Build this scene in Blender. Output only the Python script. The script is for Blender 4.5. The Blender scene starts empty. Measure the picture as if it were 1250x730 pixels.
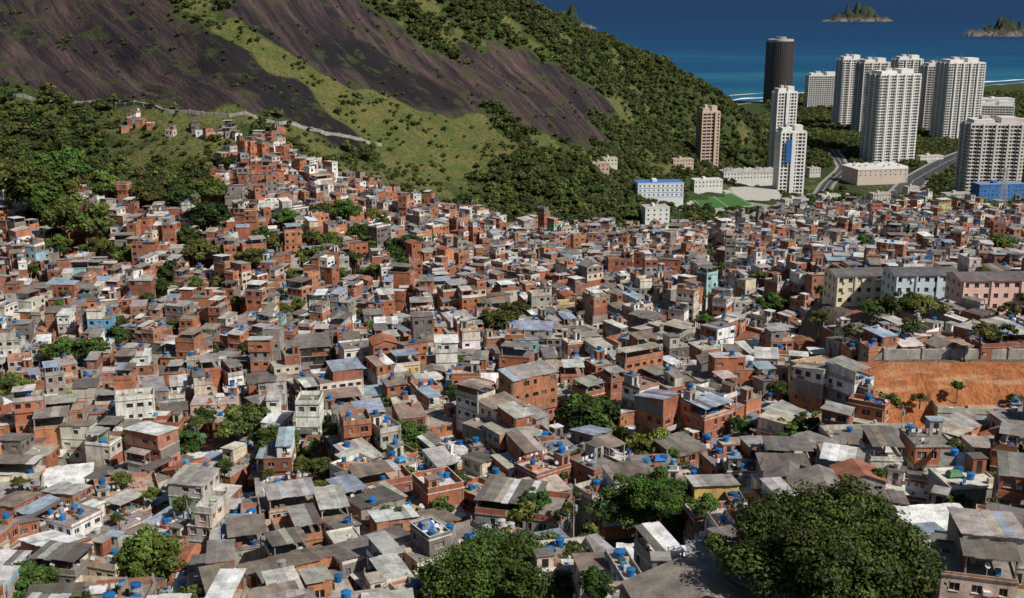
import bpy, math, random
import numpy as np
from mathutils import Vector

# ------------------------------------------------------------------ basics
F=1400.0; TH=math.radians(15.07); CZ=190.0
CT,ST=math.cos(TH),math.sin(TH)
R=random.Random(7); NR=np.random.RandomState(5)
scene=bpy.context.scene
def sight(px,py,Y):
    """survey sighting -> world position at northing Y"""
    u=(px-625)/F; v=(365-py)/F
    t=Y/(CT+v*ST)
    return (u*t, Y, CZ+t*(-ST+v*CT))
def onplane(px,py,z):
    v=(365-py)/F
    s=(ST-v*CT)/(CT+v*ST)
    Y=(CZ-z)/s
    return sight(px,py,Y)
def link(ob,parent=None):
    scene.collection.objects.link(ob)
    if parent: ob.parent=parent
    return ob

# ------------------------------------------------------------------ noise
def _h(ix,iy,seed):
    n=(ix*374761393+iy*668265263+seed*974711)&0x7fffffff
    n=((n^(n>>13))*1274126177)&0x7fffffff
    return ((n^(n>>16))&0xffff)/65535.0
def vnoise(x,y,seed=0):
    x=np.asarray(x,float);y=np.asarray(y,float)
    ix=np.floor(x).astype(np.int64);iy=np.floor(y).astype(np.int64)
    fx=x-ix;fy=y-iy
    fx=fx*fx*(3-2*fx);fy=fy*fy*(3-2*fy)
    a=_h(ix,iy,seed);b=_h(ix+1,iy,seed);c=_h(ix,iy+1,seed);d=_h(ix+1,iy+1,seed)
    return (a*(1-fx)+b*fx)*(1-fy)+(c*(1-fx)+d*fx)*fy
def fbm(x,y,seed=0,o=4):
    s=0;a=.5;t=0
    for i in range(o):
        s=s+a*vnoise(x*2**i,y*2**i,seed+i*17);t+=a;a*=.5
    return s/t

# ------------------------------------------------------------------ terrain heights
ctrl_px=[
(0,730,170),(0,600,235),(0,500,310),(0,400,400),(0,330,480),(0,270,560),(0,200,640),(0,150,700),(0,110,740),(0,50,800),(0,0,850),(0,-100,950),(0,-300,1150),
(-250,730,170),(-250,500,320),(-250,330,480),(-250,200,620),(-250,50,790),(-250,-100,930),(-250,-300,1100),
(150,600,230),(150,450,340),(150,330,470),(150,230,600),(150,150,700),(150,60,800),(150,0,860),(150,-120,980),
(300,730,160),(300,600,225),(300,500,290),(300,400,390),(300,330,460),(300,260,540),(300,185,640),(300,120,725),(300,60,800),(300,0,870),(300,-100,980),(300,-250,1150),
(450,650,185),(450,500,285),(450,400,410),(450,300,560),(450,250,650),(450,178,760),(450,100,860),(450,50,930),(450,0,1000),(450,-100,1110),
(550,330,560),(550,270,700),(550,200,800),(550,130,885),(550,60,980),(560,-8,1070),
(625,730,150),(625,650,175),(625,600,205),(625,500,275),(625,450,330),(625,400,400),(625,365,460),(625,300,640),(625,280,715),(625,210,810),(625,130,920),(625,70,1020),(625,15,1110),
(700,285,740),(700,200,860),(700,130,980),(700,80,1080),(700,40,1160),
(760,68,1205),(820,95,1245),(880,120,1285),(918,147,1330),
(800,730,135),(800,600,200),(800,500,270),(800,400,395),(800,330,540),(800,280,780),(800,220,950),(800,170,1080),(800,125,1180),
(900,300,700),(900,280,800),(900,245,950),(900,210,1120),(900,180,1240),
(1000,730,130),(1000,600,185),(1000,500,262),(1000,450,310),(1000,400,380),(1000,350,480),(1000,300,640),(1000,270,780),(1000,245,950),(1000,200,1250),(1000,160,1520),
(1200,730,112),(1200,600,160),(1200,320,520),(1200,285,680),(1200,250,900),(1200,200,1200),(1200,150,1600),(1200,115,2200),
(1450,600,160),(1450,320,520),(1450,250,900),(1450,200,1200),(1450,150,1600),
]
ctrl=[sight(*p) for p in ctrl_px]
ctrl+=[(110,240,101),(110,300,101),(150,300,101),(112,385,86),(150,400,86),
 (0,60,140),(-120,60,135),(120,60,142),(0,-60,150),(-250,60,120),(250,60,140),(250,250,105),(-400,150,100),
 (-60,1350,90),(60,1400,50),(170,1500,20),(-300,1500,160),(-700,1500,250),(-700,1100,380),(-900,800,260),(-900,400,120),
 (300,1600,8),(500,2000,6),(900,1900,10),(1400,2000,12),(1400,1200,30),(1400,600,60),(1800,2600,8)]
C=np.array(ctrl)
def K(r2): return 0.5*r2*np.log(r2+1e-12)
n=len(C); XY=C[:,:2]/1000.0
A=np.zeros((n+3,n+3))
D2=((XY[:,None,:]-XY[None,:,:])**2).sum(-1)
A[:n,:n]=K(D2)+np.eye(n)*2e-5
A[:n,n]=1;A[n,:n]=1;A[:n,n+1:]=XY;A[n+1:,:n]=XY.T
sol=np.linalg.solve(A,np.concatenate([C[:,2],[0,0,0]]))
def tps(x,y):
    x=np.asarray(x,float)/1000;y=np.asarray(y,float)/1000
    out=sol[n]+sol[n+1]*x+sol[n+2]*y
    for i in range(n):
        out=out+sol[i]*K((x-XY[i,0])**2+(y-XY[i,1])**2)
    return out
CX=[-3000,-700,-400,0,200,410,750,1130,2000,3000]; CY=[1900,1750,1600,1560,1780,2077,2300,2557,3000,3400]
gx=np.concatenate([np.arange(-1500,-700,25),np.arange(-700,700,4),np.arange(700,2600,14)]).astype(float)
gy=np.concatenate([np.arange(-60,1500,4),np.arange(1500,3500,12)]).astype(float)
GX,GY=np.meshgrid(gx,gy)
GZ=tps(GX,GY)
def pip(poly,x,y):
    inside=np.zeros(np.shape(x),bool)
    m=len(poly)
    for i in range(m):
        x1,y1=poly[i][:2];x2,y2=poly[(i+1)%m][:2]
        if y1==y2: continue
        cond=((y1>y)!=(y2>y))&(x<(x2-x1)*(y-y1)/(y2-y1)+x1)
        inside^=cond
    return inside
def inb(poly,x,y): return bool(pip(poly,np.array(x),np.array(y)))
def blur(a,k):
    for _ in range(k):
        a=(np.roll(a,1,0)+np.roll(a,-1,0)+2*a)/4
        a=(np.roll(a,1,1)+np.roll(a,-1,1)+2*a)/4
    return a
def gidx(x,y):
    i=int(np.searchsorted(gx,x)-1);j=int(np.searchsorted(gy,y)-1)
    i=max(0,min(len(gx)-2,i));j=max(0,min(len(gy)-2,j))
    return i,j
def H(x,y):
    i,j=gidx(x,y)
    a=(x-gx[i])/(gx[i+1]-gx[i]);b=(y-gy[j])/(gy[j+1]-gy[j])
    return float((GZ[j,i]*(1-a)+GZ[j,i+1]*a)*(1-b)+(GZ[j+1,i]*(1-a)+GZ[j+1,i+1]*a)*b)
def ground(px,py,y0=70,y1=3300,up=0.0):
    u=(px-625)/F; v=(365-py)/F
    Y=y0
    while Y<y1:
        t=Y/(CT+v*ST); X=u*t; Z=CZ+t*(-ST+v*CT)
        if H(X,Y)+up>=Z: return (X,Y,H(X,Y))
        Y+=1 if Y<400 else (3 if Y<1200 else 8)
    return (X,Y,H(X,Y))
def gpoly(pts): return [ground(*p) for p in pts]
# building terrace above the earth cut, yard below it
m2=blur(pip([(74,208),(156,208),(156,238),(74,238)],GX,GY).astype(float),1)
GZ=GZ*(1-m2)+98.0*m2
m1=blur(pip([(76,248),(230,248),(320,350),(90,350)],GX,GY).astype(float),1)
GZ=GZ*(1-m1)+(108-(GY-248)*.1)*m1
# levelled sports ground
lev=[onplane(p[0],p[1],20) for p in [(835,262),(960,262),(950,228),(838,232)]]
mk=blur(pip(lev,GX,GY).astype(float),3)
GZ=GZ*(1-mk)+20*mk
# hill mask and rock masks
fav=gpoly([(-120,268),(0,265),(60,278),(110,262),(140,252),(190,262),(235,268),(270,225),(285,195),(330,183),(372,203),(440,238),(540,268),(640,290),(760,293),(860,287),(950,272),(1060,268),(1200,268),(1400,268)])
fav=[(-420,fav[0][1])]+fav+[(900,fav[-1][1]),(900,40),(-420,40)]
favm=pip(fav,GX,GY).astype(float)
hillm=blur(((GY>520)&(favm<.5)&(GX<330)&(GY<1550)).astype(float),5)
ca,sa=.64,-.768
AX=(GX*ca+GY*sa); BX=(-GX*sa+GY*ca)
wx=GX+18*(fbm(GX/24,GY/24,3)-.5)*2; wy=GY+18*(fbm(GX/24,GY/24,9)-.5)*2
def mask(pts,bl=1): return blur(pip(gpoly(pts),wx,wy).astype(float),bl)
rock=mask([(-150,-60),(184,-10),(215,16),(262,50),(325,80),(390,125),(455,168),(438,172),(380,155),(300,147),(220,135),(140,125),(60,116),(0,100),(-150,90)])
rock=np.maximum(rock,mask([(222,-60),(250,5),(300,34),(350,62),(400,96),(460,116),(520,132),(572,148),(604,140),(592,108),(560,74),(500,46),(480,20),(430,0),(400,-60)]))
rock=np.maximum(rock,mask([(550,52),(620,60),(680,86),(748,126),(738,146),(692,132),(740,167),(702,176),(645,154),(588,118)]))
wet=mask([(215,30),(262,50),(325,80),(390,125),(455,168),(438,172),(380,153),(340,146),(290,110),(240,70)],2)
wet=np.maximum(wet,.8*mask([(360,62),(440,90),(540,135),(590,142),(560,110),(470,70),(400,45)],2))
grass=mask([(190,-30),(222,-30),(260,15),(340,56),(420,98),(520,128),(600,150),(650,185),(600,208),(520,235),(450,200),(470,185),(380,120),(320,82),(262,52)],2)
grass=np.maximum(grass,mask([(120,126),(290,150),(300,180),(250,210),(170,230),(110,190)],3)*.6)
grass=np.maximum(grass,mask([(380,190),(500,210),(600,225),(560,262),(490,240)],3)*.6)
grass=np.maximum(grass,mask([(-100,80),(60,110),(30,130),(-100,125)],3)*.7)
grass=np.maximum(grass,.8*(fbm(GX/26,GY/26,31)>.63)*hillm)
grass=np.clip(grass-rock,0,1)
gul=fbm(AX/90,BX/11,21,3)-.5
GZ=GZ+hillm*((fbm(GX/55,GY/55,1)-.5)*13+gul*(5+5*rock)+(fbm(GX/14,GY/14,4)-.5)*3)
# coast
dc=np.interp(GX,CX,CY)-GY
cl=np.where(dc>0,np.minimum(dc*.05,5)+np.clip(dc-60,0,None)*.25+np.clip((200-GX)/200,0,1)*dc*.6,dc*.08)
GZ=np.minimum(GZ,cl)
GZ=np.where(dc>60,np.maximum(GZ,2.0),GZ)
sand=((dc<75)&(dc>-60)&(GX>150)).astype(float)
earth=pip([(78,212),(78,246),(150,250),(160,215),(110,208)],GX,GY).astype(float)

# ------------------------------------------------------------------ materials
def mat(name):
    m=bpy.data.materials.new(name);m.use_nodes=True
    nt=m.node_tree;b=nt.nodes['Principled BSDF']
    return m,nt,b
def N(nt,t,**kw):
    nd=nt.nodes.new(t)
    for k,v in kw.items(): setattr(nd,k,v)
    return nd
def L(nt,a,b): nt.links.new(a,b)
def attr(nt,name): return N(nt,'ShaderNodeAttribute',attribute_name=name)
def noise(nt,vec,scale,detail=4,rough=.6):
    nd=N(nt,'ShaderNodeTexNoise');nd.inputs['Scale'].default_value=scale
    nd.inputs['Detail'].default_value=detail;nd.inputs['Roughness'].default_value=rough
    if vec is not None: L(nt,vec,nd.inputs['Vector'])
    return nd
def mapr(nt,val,a,b,c,d):
    nd=N(nt,'ShaderNodeMapRange');L(nt,val,nd.inputs[0])
    for i,q in enumerate((a,b,c,d)): nd.inputs[i+1].default_value=q
    return nd.outputs[0]
def mixc(nt,f,a,b,mode='MIX'):
    nd=N(nt,'ShaderNodeMix',data_type='RGBA',blend_type=mode)
    for s,v in ((0,f),(6,a),(7,b)):
        if hasattr(v,'links') or hasattr(v,'is_output'): L(nt,v,nd.inputs[s])
        elif s==0: nd.inputs[0].default_value=v
        else: nd.inputs[s].default_value=(*v,1)
    return nd.outputs[2]
def mathn(nt,op,a,b):
    nd=N(nt,'ShaderNodeMath',operation=op)
    for i,v in enumerate((a,b)):
        if hasattr(v,'is_output'): L(nt,v,nd.inputs[i])
        else: nd.inputs[i].default_value=v
    return nd.outputs[0]
def mapping(nt,scale,rotz=0):
    g=N(nt,'ShaderNodeNewGeometry')
    m1=N(nt,'ShaderNodeMapping');m1.inputs['Rotation'].default_value=(0,0,rotz)
    L(nt,g.outputs['Position'],m1.inputs['Vector'])
    m2=N(nt,'ShaderNodeMapping');m2.inputs['Scale'].default_value=scale
    L(nt,m1.outputs[0],m2.inputs['Vector'])
    return m2.outputs[0]

def surf_mat(name,rough=.85,stain=.4,metal=0,spec=.3,streak=True,fine=1.2):
    m,nt,b=mat(name)
    a=attr(nt,'col')
    n1=noise(nt,mapping(nt,(.35,.35,.35)),1.0,5)
    f1=mapr(nt,n1.outputs[0],.3,.7,1-stain*.6,1+stain*.3)
    v=N(nt,'ShaderNodeVectorMath',operation='SCALE');L(nt,a.outputs['Color'],v.inputs[0]);L(nt,f1,v.inputs['Scale'])
    out=v.outputs[0]
    if streak:
        n2=noise(nt,mapping(nt,(fine,fine,.18)),1.0,4,.7)
        f2=mapr(nt,n2.outputs[0],.47,.75,0,stain)
        out=mixc(nt,f2,out,(.05,.038,.03))
    n3=noise(nt,mapping(nt,(4,4,4)),1.0,3,.7)
    f3=mapr(nt,n3.outputs[0],.3,.7,.76,1.2)
    v2=N(nt,'ShaderNodeVectorMath',operation='SCALE');L(nt,out,v2.inputs[0]);L(nt,f3,v2.inputs['Scale'])
    L(nt,v2.outputs[0],b.inputs['Base Color'])
    b.inputs['Roughness'].default_value=rough;b.inputs['Metallic'].default_value=metal
    b.inputs['Specular IOR Level'].default_value=spec
    return m
M_wall=surf_mat('wall_masonry',stain=.6)
M_roof=surf_mat('roof_sheet',.75,.62,0,.25,True,.6)
M_glass=surf_mat('window_dark',.3,.1,0,.5,False)
M_plas=surf_mat('tank_plastic',.5,.25,0,.35,False)
M_clean=surf_mat('painted_concrete',.75,.15,0,.3,True,.5)
MATS=[M_wall,M_roof,M_glass,M_plas,M_clean]
WALL,ROOF,GLASS,PLAS,CLEAN=range(5)

def earth_mat():
    m,nt,b=mat('cut_earth')
    n1=noise(nt,mapping(nt,(.3,.3,.12)),1,6,.7);n2=noise(nt,mapping(nt,(1.1,1.1,.35)),1,5,.7);n3=noise(nt,mapping(nt,(.06,.06,.5)),1,4,.6)
    c=mixc(nt,mapr(nt,n1.outputs[0],.35,.65,0,1),(.30,.105,.045),(.52,.21,.085))
    c=mixc(nt,mapr(nt,n2.outputs[0],.5,.75,0,.8),c,(.17,.07,.04))
    c=mixc(nt,mapr(nt,n3.outputs[0],.56,.66,0,.7),c,(.52,.33,.20))
    c=mixc(nt,mapr(nt,n1.outputs[0],.62,.7,0,.8),c,(.09,.11,.03))
    L(nt,c,b.inputs['Base Color']);b.inputs['Roughness'].default_value=.95;b.inputs['Specular IOR Level'].default_value=.1
    bp=N(nt,'ShaderNodeBump');bp.inputs['Strength'].default_value=1;bp.inputs['Distance'].default_value=.9
    L(nt,n2.outputs[0],bp.inputs['Height']);L(nt,bp.outputs[0],b.inputs['Normal'])
    return m
M_earth=earth_mat()

def leaf_mat():
    m,nt,b=mat('foliage')
    a=attr(nt,'col')
    oi=N(nt,'ShaderNodeObjectInfo')
    f=mapr(nt,oi.outputs['Random'],0,1,.6,1.4)
    v=N(nt,'ShaderNodeVectorMath',operation='SCALE');L(nt,a.outputs['Color'],v.inputs[0]);L(nt,f,v.inputs['Scale'])
    hs=N(nt,'ShaderNodeHueSaturation');L(nt,v.outputs[0],hs.inputs['Color'])
    wn=N(nt,'ShaderNodeTexWhiteNoise',noise_dimensions='1D');L(nt,oi.outputs['Random'],wn.inputs['W'])
    L(nt,mapr(nt,wn.outputs[0],0,1,.465,.53),hs.inputs['Hue'])
    L(nt,hs.outputs[0],b.inputs['Base Color'])
    b.inputs['Roughness'].default_value=.6;b.inputs['Specular IOR Level'].default_value=.25
    tr=N(nt,'ShaderNodeBsdfTranslucent');L(nt,hs.outputs[0],tr.inputs[0])
    mx=N(nt,'ShaderNodeMixShader');mx.inputs[0].default_value=.22
    L(nt,b.outputs[0],mx.inputs[1]);L(nt,tr.outputs[0],mx.inputs[2])
    L(nt,mx.outputs[0],nt.nodes['Material Output'].inputs[0])
    return m
M_leaf=leaf_mat()

def terrain_mat():
    m,nt,b=mat('terrain_ground')
    rz=-math.atan2(sa,ca)
    nz=noise(nt,mapping(nt,(.06,.06,.06)),1,6,.7)
    nf=noise(nt,mapping(nt,(.5,.5,.5)),1,4,.6)
    st=noise(nt,mapping(nt,(.010,.13,.03),rz),1,6,.68)
    st2=noise(nt,mapping(nt,(.03,.6,.1),rz),1,3,.6)
    big=noise(nt,mapping(nt,(.006,.028,.01),rz),1,4,.55)
    forest=mixc(nt,mapr(nt,nf.outputs[0],.35,.65,0,1),(.022,.036,.010),(.06,.085,.022))
    gr=mixc(nt,mapr(nt,nz.outputs[0],.38,.60,0,1),(.075,.105,.024),(.165,.14,.05))
    gr=mixc(nt,mapr(nt,nf.outputs[0],.42,.62,0,.8),gr,(.045,.07,.017))
    rk=N(nt,'ShaderNodeValToRGB');L(nt,mathn(nt,'ADD',mathn(nt,'MULTIPLY',st.outputs[0],.55),mathn(nt,'ADD',mathn(nt,'MULTIPLY',st2.outputs[0],.15),mathn(nt,'MULTIPLY',big.outputs[0],.3))),rk.inputs[0])
    e=rk.color_ramp.elements
    e[0].position=.40;e[0].color=(.010,.010,.014,1);e[1].position=.64;e[1].color=(.12,.080,.072,1)
    x=e.new(.47);x.color=(.026,.019,.023,1);x=e.new(.53);x.color=(.052,.035,.035,1)
    rkw=mixc(nt,mapr(nt,mathn(nt,'ADD',attr(nt,'wet').outputs['Fac'],mathn(nt,'SUBTRACT',st.outputs[0],.5)),.35,.75,0,.85),rk.outputs[0],(.009,.009,.012))
    rkc=mixc(nt,mapr(nt,nz.outputs[0],.54,.60,0,.85),rkw,(.045,.055,.02))
    def edge(name,amt=.9):
        s=mathn(nt,'ADD',attr(nt,name).outputs['Fac'],mathn(nt,'MULTIPLY',mathn(nt,'SUBTRACT',nz.outputs[0],.5),amt))
        s=mathn(nt,'ADD',s,mathn(nt,'MULTIPLY',mathn(nt,'SUBTRACT',nf.outputs[0],.5),amt*.6))
        return mapr(nt,s,.42,.58,0,1)
    c=mixc(nt,edge('grass',1.1),forest,gr)
    c=mixc(nt,edge('rock',1.2),c,rkc)
    soil=mixc(nt,nf.outputs[0],(.08,.065,.052),(.19,.155,.125))
    c=mixc(nt,attr(nt,'fav').outputs['Fac'],c,soil)
    ea=mixc(nt,mapr(nt,nf.outputs[0],.3,.7,0,1),(.30,.11,.05),(.44,.20,.10))
    c=mixc(nt,attr(nt,'earth').outputs['Fac'],c,ea)
    c=mixc(nt,attr(nt,'sand').outputs['Fac'],c,(.55,.47,.35))
    L(nt,c,b.inputs['Base Color']);b.inputs['Roughness'].default_value=.8;b.inputs['Specular IOR Level'].default_value=.2
    bp=N(nt,'ShaderNodeBump');bp.inputs['Strength'].default_value=1.0;bp.inputs['Distance'].default_value=4
    hh=mathn(nt,'ADD',st.outputs[0],mathn(nt,'MULTIPLY',nf.outputs[0],.4))
    L(nt,hh,bp.inputs['Height']);L(nt,bp.outputs[0],b.inputs['Normal'])
    return m

# ------------------------------------------------------------------ terrain mesh
ny,nx=GX.shape
vv=np.stack([GX.ravel(),GY.ravel(),GZ.ravel()],1)
ii=np.arange(ny*nx).reshape(ny,nx)
q=np.stack([ii[:-1,:-1],ii[:-1,1:],ii[1:,1:],ii[1:,:-1]],-1).reshape(-1,4)
me=bpy.data.meshes.new('terrain')
me.vertices.add(len(vv));me.vertices.foreach_set('co',vv.ravel())
me.loops.add(q.size);me.loops.foreach_set('vertex_index',q.ravel())
me.polygons.add(len(q));me.polygons.foreach_set('loop_start',np.arange(0,q.size,4));me.polygons.foreach_set('loop_total',np.full(len(q),4))
me.update(calc_edges=True)
me.polygons.foreach_set('use_smooth',np.ones(len(q),bool))
for nm,ar in (('rock',rock),('grass',grass),('fav',blur(favm,1)),('earth',earth),('sand',sand),('wet',wet)):
    a=me.attributes.new(nm,'FLOAT','POINT');a.data.foreach_set('value',ar.ravel().astype(np.float32))
me.materials.append(terrain_mat())
link(bpy.data.objects.new('terrain',me))

# ------------------------------------------------------------------ sea
m,nt,b=mat('sea_water')
g=N(nt,'ShaderNodeNewGeometry');sp=N(nt,'ShaderNodeSeparateXYZ');L(nt,g.outputs['Position'],sp.inputs[0])
w=noise(nt,mapping(nt,(.0003,.0016,.001)),1,5,.6)
yy=mathn(nt,'ADD',sp.outputs['Y'],mathn(nt,'MULTIPLY',mathn(nt,'SUBTRACT',w.outputs[0],.5),6500))
rp=N(nt,'ShaderNodeValToRGB');L(nt,mapr(nt,yy,1900,9500,0,1),rp.inputs[0])
e=rp.color_ramp.elements;e[0].position=0;e[0].color=(.02,.135,.20,1);e[1].position=1;e[1].color=(.003,.022,.085,1)
x=e.new(.15);x.color=(.005,.062,.145,1);x=e.new(.45);x.color=(.003,.034,.108,1)
w2=noise(nt,mapping(nt,(.02,.06,.05)),1,4,.6)
c=mixc(nt,mapr(nt,w2.outputs[0],.35,.7,0,.35),rp.outputs[0],(.010,.075,.155))
L(nt,c,b.inputs['Base Color']);b.inputs['Roughness'].default_value=.6;b.inputs['Specular IOR Level'].default_value=.12
me=bpy.data.meshes.new('sea')
me.from_pydata([(-60000,1000,0),(60000,1000,0),(60000,90000,0),(-60000,90000,0)],[],[(0,1,2,3)])
me.materials.append(m);link(bpy.data.objects.new('sea',me))
m,nt,b=mat('surf_foam');b.inputs['Base Color'].default_value=(.8,.82,.82,1);b.inputs['Roughness'].default_value=.8
V=[];Fc=[]
for k,(off,wd) in enumerate(((4,14),(45,9),(85,6))):
    xs=np.arange(230,2400,12)
    for i,xv in enumerate(xs):
        yc=np.interp(xv,CX,CY)+off+10*float(vnoise(xv/60,k*5.,2)); ww=wd*(.3+1.4*float(vnoise(xv/25,k*9.,8)))
        if k and float(vnoise(xv/90,k*3.,6))<.45: ww=.2
        V+= [(xv,yc,.15+k*.02),(xv,yc+ww,.15+k*.02)]
        if i: n0=len(V)-4;Fc.append((n0,n0+2,n0+3,n0+1))
me=bpy.data.meshes.new('surf_foam');me.from_pydata(V,[],Fc);me.materials.append(m);link(bpy.data.objects.new('surf_foam',me))

# ------------------------------------------------------------------ soup
class Soup:
    def __init__(s): s.v=[];s.f=[];s.m=[];s.c=[]
    def quad(s,a,b,c,d,m,col):
        n=len(s.v);s.v+=[a,b,c,d];s.f.append((n,n+1,n+2,n+3));s.m.append(m);s.c.append(col)
    def tri(s,a,b,c,m,col):
        n=len(s.v);s.v+=[a,b,c];s.f.append((n,n+1,n+2));s.m.append(m);s.c.append(col)
    def hexa(s,b,t,m,col,tcol=None,tm=None,bottom=False):
        n=len(s.v);s.v+=list(b)+list(t)
        for i in range(4):
            j=(i+1)%4;s.f.append((n+i,n+j,n+4+j,n+4+i));s.m.append(m);s.c.append(col)
        s.f.append((n+4,n+5,n+6,n+7));s.m.append(m if tm is None else tm);s.c.append(tcol or col)
        if bottom: s.f.append((n+3,n+2,n+1,n));s.m.append(m);s.c.append(col)
    def box(s,P,x0,x1,y0,y1,z0,z1,m,col,tcol=None,tm=None,bottom=False):
        s.hexa([P(x0,y0,z0),P(x1,y0,z0),P(x1,y1,z0),P(x0,y1,z0)],[P(x0,y0,z1),P(x1,y0,z1),P(x1,y1,z1),P(x0,y1,z1)],m,col,tcol,tm,bottom)
    def rod(s,a,b,r,m,col,k=4,r2=None):
        a=Vector(a);b=Vector(b);d=(b-a).normalized();u=d.orthogonal().normalized();w=d.cross(u);r2=r if r2 is None else r2
        n=len(s.v)
        for i in range(k):
            an=2*math.pi*i/k;o=u*math.cos(an)+w*math.sin(an)
            s.v+= [tuple(a+o*r),tuple(b+o*r2)]
        for i in range(k):
            j=(i+1)%k;s.f.append((n+2*i,n+2*j,n+2*j+1,n+2*i+1));s.m.append(m);s.c.append(col)
    def cyl(s,x,y,z0,z1,r0,r1,k,m,col,lid=.12):
        n=len(s.v)
        for i in range(k):
            an=2*math.pi*i/k;cx,sx=math.cos(an),math.sin(an)
            s.v+=[(x+r0*cx,y+r0*sx,z0),(x+r1*cx,y+r1*sx,z1),(x+(r1+.05)*cx,y+(r1+.05)*sx,z1)]
        s.v.append((x,y,z1+lid));t=len(s.v)-1
        for i in range(k):
            j=(i+1)%k
            s.f.append((n+3*i,n+3*j,n+3*j+1,n+3*i+1));s.m.append(m);s.c.append(col)
            s.f.append((n+3*i+2,n+3*j+2,t));s.m.append(m);s.c.append(tuple(q*.85 for q in col))
    def obj(s,name,mats=None,parent=None,smooth=False):
        me=bpy.data.meshes.new(name);me.from_pydata(s.v,[],s.f)
        for mm in (mats or MATS): me.materials.append(mm)
        me.polygons.foreach_set('material_index',np.array(s.m,np.int32))
        a=me.attributes.new('col','FLOAT_COLOR','FACE')
        cc=np.ones((len(s.c),4),np.float32);cc[:,:3]=np.array(s.c,np.float32)[:,:3];a.data.foreach_set('color',cc.ravel())
        if smooth: me.polygons.foreach_set('use_smooth',np.ones(len(s.f),bool))
        return link(bpy.data.objects.new(name,me),parent)
def frame(x,y,ang):
    c,s=math.cos(ang),math.sin(ang)
    return lambda lx,ly,lz:(x+lx*c-ly*s,y+lx*s+ly*c,lz)
def jit(col,r,a=.12):
    f=1+r.uniform(-a,a);return tuple(max(.01,q*f*(1+r.uniform(-.04,.04))) for q in col)

BRICK=[(.44,.158,.082),(.39,.14,.078),(.48,.19,.105),(.34,.135,.085),(.42,.20,.13),(.50,.21,.11)]
GREY=[(.33,.305,.28),(.26,.24,.22),(.40,.37,.335),(.20,.18,.165)]
PALE=[(.70,.66,.57),(.80,.78,.74),(.58,.53,.45),(.66,.56,.43),(.52,.49,.46),(.84,.83,.80)]
PASTEL=[(.68,.50,.18),(.30,.50,.64),(.38,.56,.38),(.70,.40,.33),(.18,.40,.64),(.62,.58,.30),(.62,.20,.12),(.36,.60,.60),(.74,.57,.47)]
SHEET=[(.30,.285,.27),(.20,.185,.17),(.38,.365,.35),(.25,.225,.205),(.15,.13,.12),(.68,.68,.68),(.30,.36,.44),(.42,.37,.32),(.52,.51,.49),(.24,.19,.155),(.18,.16,.15)]
SLAB=[(.36,.325,.285),(.29,.26,.235),(.46,.42,.365),(.22,.20,.18),(.40,.285,.21),(.62,.59,.54)]
TANK=(.02,.155,.42)

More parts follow.
